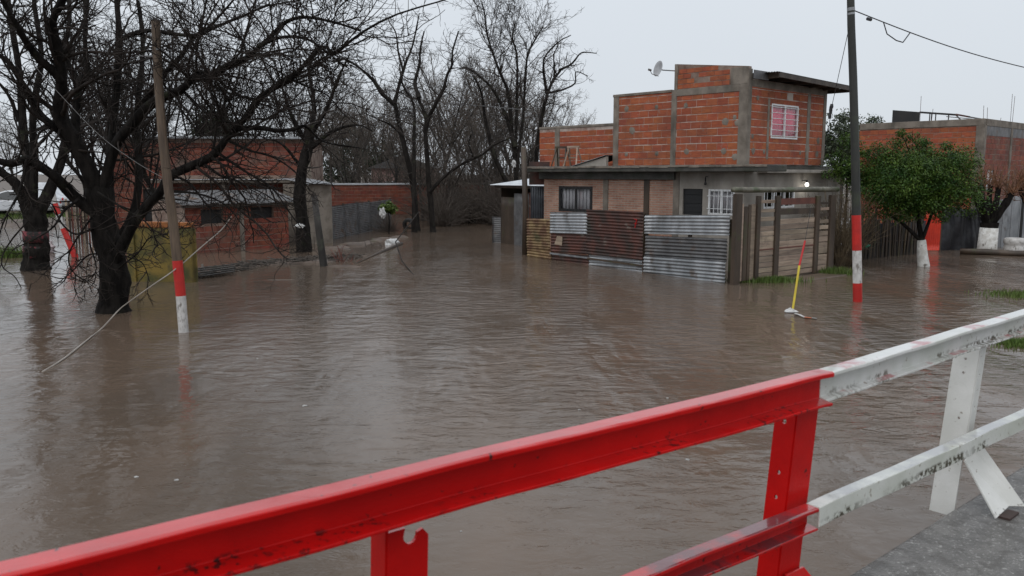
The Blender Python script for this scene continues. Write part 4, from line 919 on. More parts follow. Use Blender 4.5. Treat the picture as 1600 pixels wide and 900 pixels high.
# old pollarded trunk with twiggy head and the leaning post by the shed
traced('bare_tree', 'gnarled old leafless trunk with a tangled head of twigs beside the shed', 474, 28.0, [
 ([(476,396),(474,350),(468,310),(470,265),(482,232),(488,200)], 0, .25, .16, .8, 1), ([(488,205),(510,170),(530,120),(545,85)], -1, .10, .02, .1, 0), ([(480,225),(455,180),(440,135),(430,95)], -.8, .10, .02, .1, 0),
 ([(486,210),(490,160),(484,110),(492,70)], .6, .10, .02, .1, 0), ([(488,230),(520,205),(555,195),(580,205)], -.6, .08, .02, .1, 0), ([(470,260),(440,225),(410,215)], -.5, .06, .02, .1, 0)], 35, d1=3.2, d2=3.0, d3=2.8, rmin=.0075, lmax=(2.4,1.3,.7), mats=('bark','twig_brown'))
# generic far trees: three meshes, copied
def generic(seed, h, mats):
    r_ = np.random.default_rng(seed); limbs = []; z = 0
    tr = [V(0,0,-.4), V(.05,0,h*.12), V(r_.normal()*.15, r_.normal()*.15, h*.27), V(r_.normal()*.3, r_.normal()*.3, h*.42)]
    limbs.append((tr, .0125*h, .0085*h, .8))
    for k in range(8):
        a = k*.8+r_.random()*.6; s_ = r_.uniform(.14, .34)*h; b = tr[2].lerp(tr[3], r_.random()) if k else tr[3]; top = h*r_.uniform(.75, 1.0)
        limbs.append(([b, b+V(math.cos(a)*s_*.4, math.sin(a)*s_*.4, (top-b.z)*.4), b+V(math.cos(a)*s_*.75, math.sin(a)*s_*.75, (top-b.z)*.72), V(b.x+math.cos(a)*s_, b.y+math.sin(a)*s_, top)], .0055*h, .0016*h, .1))
    return limbs
def copy_tree(src, loc, rz, sc, label=None, group=None):
    c = src.copy(); COL.objects.link(c); c.location = loc; c.rotation_euler = (0, 0, rz); c.scale = (sc,)*3
    if label: c['label'] = label
    if group: c['group'] = group
    for ch in src.children:
        d = ch.copy(); COL.objects.link(d); d.parent = c
    return c
FARG = 'bare trees in the wood behind the flooded road'; FARL = 'grey brown leafless tree in the tangled wood behind the flooded road'
protos = []
far_spots = [(700,52,10.5),(735,55,9),(770,50,9.5),(640,58,8),(600,60,8.5),(560,56,8),(520,62,9),(790,58,10),(825,62,9),(680,66,10),(720,70,11),(755,64,8),(575,72,9),(545,48,6),(618,50,6.5),(500,54,8),(860,70,9),(890,66,6.5),(930,72,7),(660,47,6),(765,47,6.5),(705,46,5.5),(820,50,7.5)]
NEARL = 'dark leafless tree in the thicket behind the big forked tree'; NEARG = 'bare trees behind the big forked tree'
near_spots = [(125,38,9.0),(150,33,8),(205,34,9),(255,38,9),(310,40,10),(360,42,9),(410,44,8.5),(455,40,8),(175,46,10),(232,30,7.5)]
for k, s_ in enumerate((101, 102, 103)):
    px, Yd, hh = far_spots[k]; p = at(px, 300, Yd); p.z = .1
    lim = generic(s_, 9.0, None)
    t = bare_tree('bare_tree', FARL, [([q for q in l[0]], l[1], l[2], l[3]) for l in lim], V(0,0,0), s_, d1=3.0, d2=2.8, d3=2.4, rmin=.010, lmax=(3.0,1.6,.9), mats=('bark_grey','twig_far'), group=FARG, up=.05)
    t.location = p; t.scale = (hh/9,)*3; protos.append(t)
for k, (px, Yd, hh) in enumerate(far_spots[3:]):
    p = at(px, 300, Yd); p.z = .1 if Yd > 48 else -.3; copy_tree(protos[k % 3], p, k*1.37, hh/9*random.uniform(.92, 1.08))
nprot = []
for k, (px, Yd, hh) in enumerate(near_spots):
    p = at(px, 300, Yd); p.z = -.3
    if k < 2:
        t = bare_tree('bare_tree', NEARL, generic(201+k, 9.0, None), V(0,0,0), 201+k, d1=2.6, d2=2.6, d3=2.6, rmin=.0085, lmax=(2.8,1.5,.8), mats=('bark','twig'), group=NEARG, up=.03); t.location = p; t.scale = (hh/9,)*3; nprot.append(t)
    else: copy_tree(nprot[k % 2], p, k*2.1+.4, hh/9)

for k, (px, Yd, hh) in enumerate(((-480,62,9),(-420,68,10),(-370,58,8),(-300,66,9.5),(-250,60,8.5),(-190,70,10),(-130,62,8.5),(-80,66,9),(-30,72,9),(-560,70,10),(-640,64,9),(20,78,8.5))):
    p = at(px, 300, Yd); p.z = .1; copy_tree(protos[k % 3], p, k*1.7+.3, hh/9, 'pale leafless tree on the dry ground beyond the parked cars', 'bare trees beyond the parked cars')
for k, (px, Yd, hh) in enumerate(((1700,48,8),(1790,52,9),(1880,46,8),(1960,55,9))):
    p = at(px, 300, Yd); p.z = .1; copy_tree(protos[k % 3], p, k*1.1+.9, hh/9, 'leafless tree behind the concrete topped brick building', 'bare trees behind the brick building')
# ------------------------------------------------------------------ foliage
def leaf_cloud(centers, radii, per, size, rs, squash=.8):
    C = np.repeat(np.asarray(centers), per, 0); Rr = np.repeat(np.asarray(radii), per)
    K = len(C); d = rs.normal(size=(K, 3)); d /= np.linalg.norm(d, axis=1, keepdims=True); P = C+d*(Rr*rs.random(K)**.4)[:, None]*np.array([1, 1, squash])
    nrm = d*.7+rs.normal(size=(K, 3))*.6+np.array([0, 0, .35]); nrm /= np.linalg.norm(nrm, axis=1, keepdims=True)
    ax = np.cross(nrm, rs.normal(size=(K, 3))); ax /= np.linalg.norm(ax, axis=1, keepdims=True); bx_ = np.cross(nrm, ax)
    s_ = size*rs.uniform(.6, 1.3, K)[:, None]
    v = np.stack([P-ax*s_, P+bx_*s_*.42-nrm*s_*.12, P+ax*s_, P-bx_*s_*.42-nrm*s_*.12], 1).reshape(-1, 3)
    i = np.arange(K)*4; f = np.concatenate([np.stack([i, i+1, i+2], 1), np.stack([i, i+2, i+3], 1)]); return v, f
def leafy_tree(name, label, base, crown_c, crown_r, trunk_limbs, seed, nclump, per, size, lm, cl=(.28, .5), group=None, trunk_m='bark', extra=()):
    rs = np.random.default_rng(seed); cs = []; rad = []
    while len(cs) < nclump:
        d = rs.normal(size=3); d /= np.linalg.norm(d); q = rs.random()**.35
        k = 1+.20*math.sin(3*d[0]+seed)+.16*math.sin(5*d[1]+2*d[2]+seed)+.12*math.sin(7*d[2]-3*d[0])
        p = np.array(crown_c)+d*np.array(crown_r)*q*k*.92
        if p[2] < crown_c[2]-crown_r[2]*.8: continue
        cs.append(p); rad.append(rs.uniform(*cl))
    for p, r_ in extra: cs.append(np.array(p)); rad.append(r_)
    v, f = leaf_cloud(cs, rad, per, size, rs); v = v-np.array(tuple(base))
    t = empty(name, base, label, 'tree', group)
    tr = Tubes()
    for (pts, r0, r1) in trunk_limbs:
        P = smooth_path(pts, 16); tr.add(P, np.linspace(r0, r1, 16), 9)
    for c in cs[::3]:
        st = np.array(trunk_limbs[-1][0][-1]); P = smooth_path([tuple(st), tuple((st+c)/2+rs.normal(size=3)*.1), tuple(c)], 6); tr.add(P, np.linspace(.035, .008, 6), 5)
    link('trunk', tr.mesh('trunk', M[trunk_m], base), t, True); link('crown', mesh_np('crown', v, f, lm), t, True); return t
bT = gnd(1443, 416); YT = bT.y
cT = at(1429, 286, YT+.1)
tl_ = px3([(1440,378),(1424,362),(1405,345),(1388,335)], YT, .3); tl2 = px3([(1441,380),(1436,350),(1432,320),(1432,285)], YT, .1); tl3 = px3([(1441,375),(1452,345),(1462,315)], YT, -.2)
ex = [(tuple(at(px, py, YT+dy)), r_) for px, py, r_, dy in ((1408,208,.16,0),(1404,222,.25,.2),(1360,265,.25,.3),(1352,240,.16,.3),(1480,228,.18,0),(1510,270,.3,0),(1512,300,.3,.2),(1500,325,.3,0),(1350,300,.3,0),(1355,330,.28,.2),(1380,332,.25,0),(1470,340,.25,0),(1425,215,.25,.2),(1442,222,.22,-.1),(1490,250,.25,.1))]
gt_ = leafy_tree('evergreen_tree', 'dense round glossy green tree with whitewashed trunk base standing in the flood', bT, tuple(cT), (1.40, 1.35, 1.14),
   [([bT+V(0,0,-.4), at(1442,416,YT), at(1440,395,YT), at(1440,376,YT)], .115, .10), (tl_, .06, .035), (tl3, .055, .03), (tl2, .08, .03)], 5, 330, 230, .036, M['leaf'], extra=ex)
wt = MB(); wt.tube([bT+V(.0,0,-.3), at(1443,414,YT), at(1441,396,YT), at(1440,375,YT)], [.20,.165,.14,.115], 14); o = obj('limewashed_base', wt, M['limewash'], gt_, smooth=True); o['label'] = 'whitewashed trunk base'
# darker trees further off
for (px, Yd, py, rx, rz, lab, m_) in ((1316,46,226,1.9,1.7,'dull green tree rising between the brick house and the utility pole','leaf_far'),(1362,52,236,2.3,2.3,'dull green tree behind the concrete topped brick building','leaf_far'),
                                  (560,70,245,3.0,2.6,'dark evergreen tree far behind the pale wall beyond the road','leaf_dark'),(527,66,240,1.6,3.4,'narrow dark evergreen far behind the grey concrete shed','leaf_dark'),(335,52,205,1.6,1.2,'dark evergreen top showing over the left brick house roof','leaf_dark'),(600,76,250,2.2,2.6,'far evergreen tree beside the slim leaning tree','leaf_dark')):
    c = at(px, py, Yd); b = V(c.x, c.y, .1)
    leafy_tree('evergreen_tree', lab, b, tuple(c), (rx, rx, rz), [([b+V(0,0,-.3), b+V(.05,0,c.z*.4), V(c.x, c.y, c.z-.3)], .16, .08)], int(px), 90, 60, .11, M[m_], cl=(.4, .8), trunk_m='bark_grey')
# ------------------------------------------------------------------ utility poles
def pole(name, label, segs, n=14, parts=()):
    b = segs[0][0][0]; t = empty(name, b, label, 'pole')
    for (pts, r0, r1, m_, nm) in segs:
        k = len(pts); obj(nm, MB().tube(pts, [r0+(r1-r0)*i/(k-1) for i in range(k)], n), M[m_], t, smooth=False)
    return t
pb_ = gnd(287, 519); yb = pb_.y
pt = lambda px, py: at(px, py, yb)
wp = pole('utility_pole', 'leaning tan wooden pole with red and white painted base in the water', [
  ([V(pb_.x+.03, yb, -.5), pb_, pt(282.5,462)], .080, .080, 'white_paint', 'white_band'), ([pt(282.5,462), pt(277,407)], .082, .082, 'red_paint', 'red_band'),
  ([pt(277,407), pt(270,345), pt(262,285), pt(254,215), pt(247,120), pt(243,32)], .079, .066, 'pole_tan', 'shaft')])
obj('wire_band', MB().tube([pt(248.5,76), pt(248.7,79)], .069, 14).bar(pt(212,87), pt(246,88), .012, .02), M['galv_dark'], wp)
pr = gnd(1340, 471); yr = pr.y; qt_ = lambda px, py: at(px, py, yr)
rp = pole('utility_pole', 'tall dark wooden pole with red, white and red painted bands in the water', [
  ([V(pr.x, yr, -.5), pr, qt_(1339.7,442)], .093, .092, 'red_paint', 'red_band'), ([qt_(1339.7,442), qt_(1339,391)], .0915, .091, 'white_paint', 'white_band'), ([qt_(1339,391), qt_(1338,336)], .093, .092, 'red_paint', 'red_band'),
  ([qt_(1338,336), qt_(1336,230), qt_(1333,120), qt_(1330,40), qt_(1328,-60)], .0885, .070, 'pole_dark', 'shaft')])
obj('wire_band', MB().tube([qt_(1329.5,12), qt_(1329.7,17)], .076, 14).tube([qt_(1329.5,20), qt_(1329.7,23)], .076, 14), M['galv'], rp)
# overhead cable with a drip loop
ca = qt_(1336, 17); cb_ = at(1600, 103, 20.5); ce = ca+(cb_-ca)*4.2
pts = [ca+(ce-ca)*k/30 for k in range(31)]
for k, p in enumerate(pts): p.z -= 1.6*4*(k/30)*(1-k/30)*.18
pts = [ca.lerp(cb_, k/14)+V(0,0,-.10*math.sin(math.pi*k/14*.9)) for k in range(15)]; dv = pts[-1]-pts[-2]
for k in range(1, 30): pts.append(pts[-1]+V(dv.x, dv.y, dv.z+.006*k))
cable = empty('overhead_cable', ca, 'black overhead cable strung from the tall banded pole past the brick building', 'cable')
obj('cable', MB().tube(pts, .011, 6), M['wire'], cable)
l0, l1 = pts[2].copy(), pts[4].copy()
obj('drip_loop', MB().tube([l0, l0.lerp(l1,.15)-V(0,0,.20), l0.lerp(l1,.5)-V(0,0,.26), l0.lerp(l1,.75)-V(0,0,.25), l1], .012, 6), M['wire'], cable)
obj('insulator', MB().lathe(pts[1]-V(0,0,.05), [(0,-.06),(.035,-.06),(.035,.05),(0,.05)], 8, dv), M['wire'], cable)
sv = [at(1326,46,yr-.05), at(1312,110,18.5), at(1301,160,20.2), at(1297,186,21), at(1292,218,22), at(1285,262,23.2)]
drop = empty('service_wire', sv[-1], 'thin service wire with strain insulators running from the tall pole down to the brick house', 'cable')
obj('wire', MB().tube(sv, .007, 5), M['wire'], drop)
for (px, py, Yd, h) in ((1299.5,166,20.4,.09),(1298,172,20.6,.15),(1296.5,181,20.9,.12)):
    obj('insulator', MB().lathe(at(px,py,Yd), [(0,-h*.6),(.035,-h*.6),(.045,0),(.035,h*.6),(0,h*.6)], 8), M['wire'], drop)
bwl = MB(); bwl.tube([at(680,160,40), at(760,166,39.5), at(812,171,39)], .022, 5); 
tag(obj('overhead_wire', bwl, M['galv_dark']), 'pale wire slung between the bare trees above the road', 'cable')
# slack ropes on the left
r1_ = [at(362,338,14.6), at(345,360,14.4), at(318,383,14.2), at(275,420,13.5), at(235,448,13.6), at(200,473,14.2), at(185,485,14.4), gnd(160,512,.02), gnd(140,528,.015), gnd(100,560,.012), gnd(66,581,.0)]
tag(obj('slack_rope', MB().tube([Vector(p) for p in smooth_path(r1_, 40)], .010, 6), M['rope']), 'pale slack rope dropping from the branches past the tan pole into the water', 'rope')
r2_ = [at(30,60,13.2), at(52,100,13.5), at(110,165,13.6), at(160,215,13.6), at(215,255,13.6), at(266,284,13.55)]
tag(obj('slack_rope', MB().tube([Vector(p) for p in smooth_path(r2_, 30)], .0045, 6), M['wire_grey']), 'thin pale wire sagging through the big tree to the tan pole', 'rope')
# leaning red and white post
lpb = at(121,408,26.2)
lp = empty('leaning_post', V(lpb.x, lpb.y, 0), 'tilted post painted red, white and red behind the big tree', 'post')
sp_ = [(124,420),(116,398),(99,357),(91,335),(86,318),(82,300)]
for i, m_ in enumerate(('red_paint','red_paint','white_paint','red_paint','white_paint')):
    nm = {'red_paint':'red_band','white_paint':'white_band'}[m_]
    obj(nm, MB().tube([at(*sp_[i],26.2), at(*sp_[i+1],26.2)], .095-.004*i, 12), M[m_], lp)

# ------------------------------------------------------------------ left buildings
# mossy yellow garden wall
Y0 = at(203,445,20.2); Y1 = at(303,443,20.0); ya = (Y1-Y0); ya.z = 0; yl = ya.length; ya.normalize(); yn = V(ya.y,-ya.x,0)
yw = empty('garden_wall', (Y0+Y1)/2, 'low mossy yellow painted wall with orange cap beside the red banded pole', 'wall')
obj('wall', MB().box(Y0+V(0,0,-Y0.z-.5), ya*yl, -yn*.18, V(0,0,1.82)), M['yellow_wall'], yw, bevel=.012)
for e in (0, yl-.2): obj('pier', MB().box(Y0+ya*e+yn*.05+V(0,0,-Y0.z-.5), ya*.2, -yn*.28, V(0,0,1.78)), M['yellow_wall'], yw, bevel=.012)
for k in range(6): obj('cap_brick', MB().box(Y0+ya*(k*yl/6+.004)+yn*.03+V(0,0,-Y0.z+1.322), ya*(yl/6-.012), -yn*.24, V(0,0,.13+random.uniform(-.008,.01))), M['orange_cap'], yw, bevel=.01)
# low brick shed with corrugated roof
S0 = at(292,396,27.3); S0.z = 0; S1 = at(452,386,30.2); S1.z = 0; sa = (S1-S0); sl_ = sa.length; sa.normalize(); sn = V(sa.y,-sa.x,0)
shed = empty('brick_shed', S0, 'low red brick shed with rusty corrugated roof at the flood edge', 'shed')
ow = [(.55,1.35,.95,1.42),(2.4,3.3,1.0,1.45)]
shw = obj('wall', wall(MB(), S0, sa, sn, sl_, -.5, 1.62, .14, [ow[0], ow[1]]), M['mortar_dark'], shed)
b4 = Bricks(shw, 'brick_dark', 300); b4.panel(S0, sa, sn, 0, 1.95, -.1, 1.5, [ow[0]]); b4.panel(S0, sa, sn, 2.12, sl_, -.1, 1.5, [ow[1]]); b4.done()
obj('column', MB().box(S0+sa*1.955+V(0,0,-.5), sa*.16, sn*.02, V(0,0,2.1)), M['concrete'], shed)
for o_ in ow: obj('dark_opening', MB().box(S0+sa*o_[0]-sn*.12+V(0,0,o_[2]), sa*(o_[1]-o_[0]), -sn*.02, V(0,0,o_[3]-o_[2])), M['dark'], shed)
obj('side_wall', MB().box(S1+V(0,0,-.5), -sn*2.2, -sa*.14, V(0,0,2.2)), M['mortar_dark'], shed); obj('side_wall', MB().box(S0+V(0,0,-.5)-sn*.15, -sn*2.2, sa*.14, V(0,0,2.2)), M['mortar_dark'], shed)
rf_up = (-sn*1.7+V(0,0,.42)).normalized()
for k in range(4):
    w_ = (sl_+.5)/4; corrugated('roof_sheet', S0-sa*.25+sa*(w_*k)+sn*.32+V(0,0,1.60+.02*(k%2)), sa, rf_up, (V(0,0,1)), w_+.04, 1.75, M['galv_dark'], shed, along='up', amp=.014, jit=.006)
obj('roof_beam', MB().bar(S0-sa*.2+sn*.22+V(0,0,1.54), S1+sa*.2+sn*.22+V(0,0,1.54), .06, .07), M['wood_dark'], shed)
# larger brick house behind
L0 = at(170,300,33.5); L0.z = 0; L1 = at(487,300,34.5); L1.z = 0; la_ = (L1-L0); ll = la_.length; la_.normalize(); ln_ = V(la_.y,-la_.x,0)
lh = empty('brick_house', L0, 'long flat roofed red brick house half hidden behind the bare trees', 'house')
zt = 4.0
ops = [(1.3,2.1,.5,2.0),(5.2,6.4,1.0,2.0)]
lw_ = obj('wall', wall(MB(), L0, la_, ln_, ll, -.4, zt, .15, ops), M['mortar_dark'], lh)
b5 = Bricks(lw_, 'brick_dark', 260)
b5.panel(L0, la_, ln_, 2.3, ll-.2, 2.55, zt-.15); b5.panel(L0, la_, ln_, .0, 2.1, .1, zt-.15, ops); b5.panel(L0, la_, ln_, 2.3, ll-.2, .1, 2.2, ops); b5.done()
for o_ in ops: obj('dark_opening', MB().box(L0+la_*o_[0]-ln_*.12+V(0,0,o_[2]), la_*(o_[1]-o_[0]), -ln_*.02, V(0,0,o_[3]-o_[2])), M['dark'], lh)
obj('column', MB().box(L0+la_*2.1+V(0,0,-.4), la_*.2, ln_*.02, V(0,0,zt+.4)), M['concrete'], lh); obj('column', MB().box(L1-la_*.2+V(0,0,-.4), la_*.2, ln_*.02, V(0,0,zt+.4)), M['concrete'], lh)
obj('roof_slab', MB().box(L0-la_*.3+ln_*.35+V(0,0,zt+.002), la_*(ll+.5), -ln_*5.5, V(0,0,.08)), M['galv'], lh, bevel=.01)
obj('porch_slab', MB().box(L0+la_*2.0+ln_*1.3+V(0,0,2.26), la_*(ll-1.8), -ln_*1.32, V(0,0,.13)), M['concrete'], lh, bevel=.01)
obj('porch_sheet', MB().box(L0+la_*2.0+ln_*1.34+V(0,0,2.38), la_*(ll-1.8), -ln_*.5, V(0,0,.02)), M['tin_white'], lh)
for e in (2.3, 4.6, ll-.4): obj('porch_post', MB().box(L0+la_*e+ln_*1.15+V(0,0,-.4), la_*.14, -ln_*.14, V(0,0,2.66)), M['concrete'], lh)
obj('side_wall', MB().box(L1-ln_*.15+V(0,0,-.4), -ln_*5, -la_*.15, V(0,0,zt+.4)), M['mortar_dark'], lh); obj('side_wall', MB().box(L0-ln_*.15+V(0,0,-.4), -ln_*5, la_*.15, V(0,0,zt+.4)), M['mortar_dark'], lh)
# grey concrete lean-to
K0 = at(484,370,31.0); K0.z = 0; K1 = at(520,366,31.6); K1.z = 0; ka = (K1-K0).normalized(); kn = V(ka.y,-ka.x,0); kl = (K1-K0).length
kh = empty('concrete_shed', K0, 'small grey rendered shed with a tin roof between the old trunk and the grey fence', 'shed')
obj('wall', MB().box(K0+V(0,0,-.4), ka*kl, -kn*2.2, V(0,0,2.62)), M['concrete'], kh); corrugated('roof_sheet', K0-ka*.12+kn*.2+V(0,0,2.24), ka, (-kn+V(0,0,.08)).normalized(), V(0,0,1), kl+.2, 2.5, M['galv'], kh, along='up')
# grey plank fence and red brick boundary wall in the middle distance
J0 = at(517,372,33); J0.z = 0; J1 = at(612,352,42); J1.z = 0; ja = (J1-J0); jl = ja.length; ja.normalize(); jn = V(ja.y,-ja.x,0)
jf = empty('sheet_fence', J0, 'dark grey fence of corrugated sheets beneath the long red brick boundary wall', 'fence')
for k in range(5): corrugated('sheet', J0+ja*(jl*k/5)+V(0,0,-.3+random.uniform(0,.05)), ja, V(0,0,1), jn, jl/5+.03, 1.62, M['galv_dark'], jf, along='a', amp=.012)
for k in range(6): obj('fence_post', MB().box(J0+ja*(jl*k/5-.04)-jn*.1+V(0,0,-.5), ja*.08, jn*.07, V(0,0,1.9)), M['wood_dark'], jf)
W0 = at(508,300,47); W0.z = 0; W1 = at(835,300,50); W1.z = 0; wa_ = (W1-W0); wl = wa_.length; wa_.normalize(); wn = V(wa_.y,-wa_.x,0)
bwall = empty('boundary_wall', W0, 'long low red brick boundary wall with pale coping behind the roadside trees', 'wall')
bw_ = obj('wall', wall(MB(), W0, wa_, wn, wl, -.3, 2.0, .15), M['mortar_dark'], bwall); b6 = Bricks(bw_, 'brick_dark', 0); b6.panel(W0, wa_, wn, 0, wl, .3, 1.95); b6.done()
obj('coping', MB().box(W0+wn*.06+V(0,0,2.002), wa_*(wl*.45), -wn*.27, V(0,0,.09)), M['tin_white'], bwall)
obj('coping', MB().box(W0+wa_*(wl*.45+.01)+wn*.06+V(0,0,2.002), wa_*(wl*.55), -wn*.27, V(0,0,.09)), M['concrete'], bwall)
ph = at(628,262,60); phb = empty('pale_house', V(ph.x, ph.y, 0), 'small pale pink house seen through the trunks beyond the boundary wall', 'house')
obj('wall', MB().box(V(ph.x-2.2, ph.y, -.3), V(4.4,0,0), V(0,4,0), V(0,0,3.3)), mat('pale_pink_wall', (.42,.27,.24), (.32,.2,.18)), phb); obj('roof', MB().prism([V(ph.x-2.5,ph.y-.3,3.0),V(ph.x+2.5,ph.y-.3,3.0),V(ph.x,ph.y-.3,3.9)], V(0,4.6,0)), M['galv_dark'], phb)
for dx in (-1.2, .5): 
    w_ = obj('window', MB().box(V(ph.x+dx, ph.y-.03, 1.1), V(.8,0,0), V(0,.025,0), V(0,0,1.0)), M['white_frame'], phb); obj('pane', MB().box(V(ph.x+dx+.07, ph.y-.045, 1.17), V(.66,0,0), V(0,.012,0), V(0,0,.86)), M['car_glass'], w_)

# ------------------------------------------------------------------ tin shed and side fence left of the brick house
D0 = at(783,372,31.5); D0.z = 0
ts = empty('tin_shed', D0, 'ramshackle tin shed with pale sloping roof beside the tall dark post', 'shed')
da = V(.55,-.83,0).normalized(); dn_ = V(-.83,-.55,0)
dl = 3.6
for k, (m_, hh) in enumerate((('wood_dark',1.75),('galv_dark',1.9),('rust',1.95),('galv',2.1))):
    corrugated('sheet', D0+da*(dl*k/4)+V(0,0,-.4)+dn_*random.uniform(-.03,.03), da, V(0,0,1), dn_, dl/4+.03, hh+.4, M[m_], ts, along='up', jit=.01)
corrugated('sheet', D0-V(.35,0,0)+V(0,.3,-.3), V(1,-.1,0).normalized(), V(0,0,1), V(-.1,-1,0).normalized(), .75, 1.3, M['galv_dark'], ts, along='a', jit=.01)
corrugated('roof_sheet', D0-dn_*1.5-da*.25+V(0,0,2.42), da, (dn_+V(0,0,-.12)).normalized(), V(0,0,1), dl+.4, 1.85, M['tin_white'], ts, along='up')
obj('roof_beam', MB().bar(D0-da*.2+dn_*.16+V(0,0,2.14), D0+da*(dl+.1)+dn_*.16+V(0,0,2.14), .05, .1), M['wood_dark'], ts)
obj('back_wall', MB().box(D0-dn_*1.4+V(0,0,-.4), da*dl, -dn_*.05, V(0,0,2.7)).box(D0+da*dl+V(0,0,-.4), -dn_*1.4, da*.05, V(0,0,2.4)).box(D0-dn_*.02+V(0,0,-.4)-da*.05, -dn_*1.38, da*.04, V(0,0,2.6)), M['wood_dark'], ts)
tp = at(820,385,27.0); 
pst = MB(); pst.tube([V(tp.x,27,-.5), V(tp.x+.02,27,1.5), at(818,230,27)], [.10,.095,.08], 10)
tag(obj('timber_post', pst, M['wood_dark'], smooth=True), 'tall dark timber post between the tin shed and the sheet fence', 'post')
nq = at(829,340,27.6)
dfp = empty('iron_screen', V(nq.x,27.6,0), 'dark blue grey upright corrugated panel behind the yellow rusted sheet', 'fence')
corrugated('sheet', V(nq.x,27.6,-.3), V(1,-.05,0), V(0,0,1), V(0,-1,0), .62, 2.5, M['steel_blue'], dfp, along='up')
obj('frame', MB().bar(V(nq.x,27.66,2.12), V(nq.x+.62,27.64,2.12), .04, .06), M['wood_dark'], dfp)
obj('upper_board', MB().box(V(nq.x-.05,27.7,2.25), V(.68,0,0), V(0,.03,0), V(0,0,.75)), M['rust'], dfp)

# ------------------------------------------------------------------ right hand building and yard fence
RC = at(1530,300,31.0); RC.z = 0; RT = 4.62
rl = along(1338, RC, aL); rr_ = along(1640, RC, aR)
rb_ = empty('brick_building', RC, 'flat topped red brick building with concrete band and corner column behind the green tree', 'building')
rw1 = obj('wall', wall(MB(), RC, aL, nL, rl, -.3, RT-.25, .15), M['mortar_dark'], rb_); rw2 = obj('wall', wall(MB(), RC+aR*.152, aR, nR, rr_-.152, -.3, RT-.25, .15, [(.55,1.35,2.0,2.75)]), M['mortar_dark'], rb_)
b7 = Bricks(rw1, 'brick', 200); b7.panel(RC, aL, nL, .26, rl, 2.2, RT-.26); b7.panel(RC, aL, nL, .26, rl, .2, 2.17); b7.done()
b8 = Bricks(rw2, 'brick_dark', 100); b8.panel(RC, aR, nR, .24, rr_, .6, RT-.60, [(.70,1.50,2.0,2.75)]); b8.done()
obj('concrete_band', MB().box(RC+aL*-.0+nL*.03+V(0,0,RT-.248), aL*rl, -nL*.2, V(0,0,.25)), M['concrete'], rb_, bevel=.01)
obj('concrete_band', MB().box(RC+aR*.2+nR*.03+V(0,0,RT-.251), aR*(rr_-.2), -nR*.2, V(0,0,.25)), M['concrete'], rb_, bevel=.01)
obj('concrete_band', MB().box(RC+aR*.25+nR*.0+V(0,0,RT-.60), aR*(rr_-.25), nR*.012, V(0,0,.345)), M['galv_dark'], rb_)
obj('column', MB().box(RC+aL*-.005+nL*.0+V(0,0,-.3), aL*.26, nL*.035, V(0,0,RT+.05)), M['concrete'], rb_, bevel=.01)
obj('column', MB().box(RC+aR*-.033+nR*.0+V(0,0,-.3), aR*.27, nR*.034, V(0,0,RT+.05)), M['concrete'], rb_, bevel=.01)
t = along(1573, RC, aR); obj('column', MB().box(RC+aR*(t-.1)+V(0,0,-.3), aR*.2, nR*.036, V(0,0,RT+.05)), M['concrete'], rb_, bevel=.01)
obj('back_wall', MB().box(RC+aL*rl+V(0,0,-.3), aR*5, -aL*.15, V(0,0,RT)).box(RC+aL*.1+aR*.1+V(0,0,RT-.4), aL*(rl-.2), aR*5, V(0,0,.1)), M['concrete'], rb_)
obj('window', MB().box(RC+aR*.70-nR*.10+V(0,0,2.0), aR*.8, nR*.03, V(0,0,.75)), M['white_frame'], rb_)
# starter bars
for px, yt in ((1429,150),(1447,170),(1531,165),(1537,168),(1573,147),(1576,150),(1557,184)):
    t = along(px, RC, aL) if px < 1530 else along(px, RC, aR); a_, n_ = (aL, nL) if px < 1530 else (aR, nR)
    p = RC+a_*max(t, .08)-n_*.07; p.z = RT-.05; e = V(p.x+random.uniform(-.03,.03), p.y, zof(yt, p.y)); obj('rebar', MB().tube([p, e], .008, 5), M['rust'], rb_)
# scrap frame and black board lying on that roof
tb = along(1382, RC, aL); te_ = along(1424, RC, aL); 
fr = empty('scrap_frame', RC+aL*te_-nL*.25+V(0,0,RT), 'black board and bent steel frame lying on the brick building roof', 'scrap')
p0 = RC+aL*tb-nL*.3; p1 = RC+aL*te_-nL*.3
obj('board', MB().prism([V(p0.x,p0.y,RT-.02), V(p1.x,p1.y,RT-.02), V(p1.x,p1.y,zof(175,p1.y)), V(p0.x,p0.y,zof(172,p0.y))], -nL*.04), M['black_steel'], fr)
pe = RC+aL*along(1520,RC,aL)-nL*.3; pe.z = zof(186, pe.y); ps = V(p1.x,p1.y,zof(175.5,p1.y))
pm = ps.lerp(pe,.62); pm.z = zof(179.5, pm.y)
obj('bar', MB().bar(ps, pm, .06, .07), M['black_steel'], fr); obj('bar', MB().bar(pm, pe, .05, .05), M['galv_dark'], fr); obj('bar', MB().bar(ps.lerp(pe,.45)-V(0,0,.05), pe-V(0,0,.03), .03, .03), M['galv_dark'], fr)
for f_ in (.28,.33,.44,.78): 
    q = ps.lerp(pm, f_); obj('strut', MB().bar(q, V(q.x,q.y,RT-.02), .03, .03), M['black_steel'], fr)
q = ps.lerp(pe,.60); obj('strut', MB().bar(q+V(0,0,.05), V(q.x+.14,q.y-.1,RT), .06, .05), M['galv_dark'], fr); obj('tile', MB().bar(q+V(0,0,.07), ps.lerp(pe,.82)+V(0,0,.03), .08, .06), M['rust'], fr)
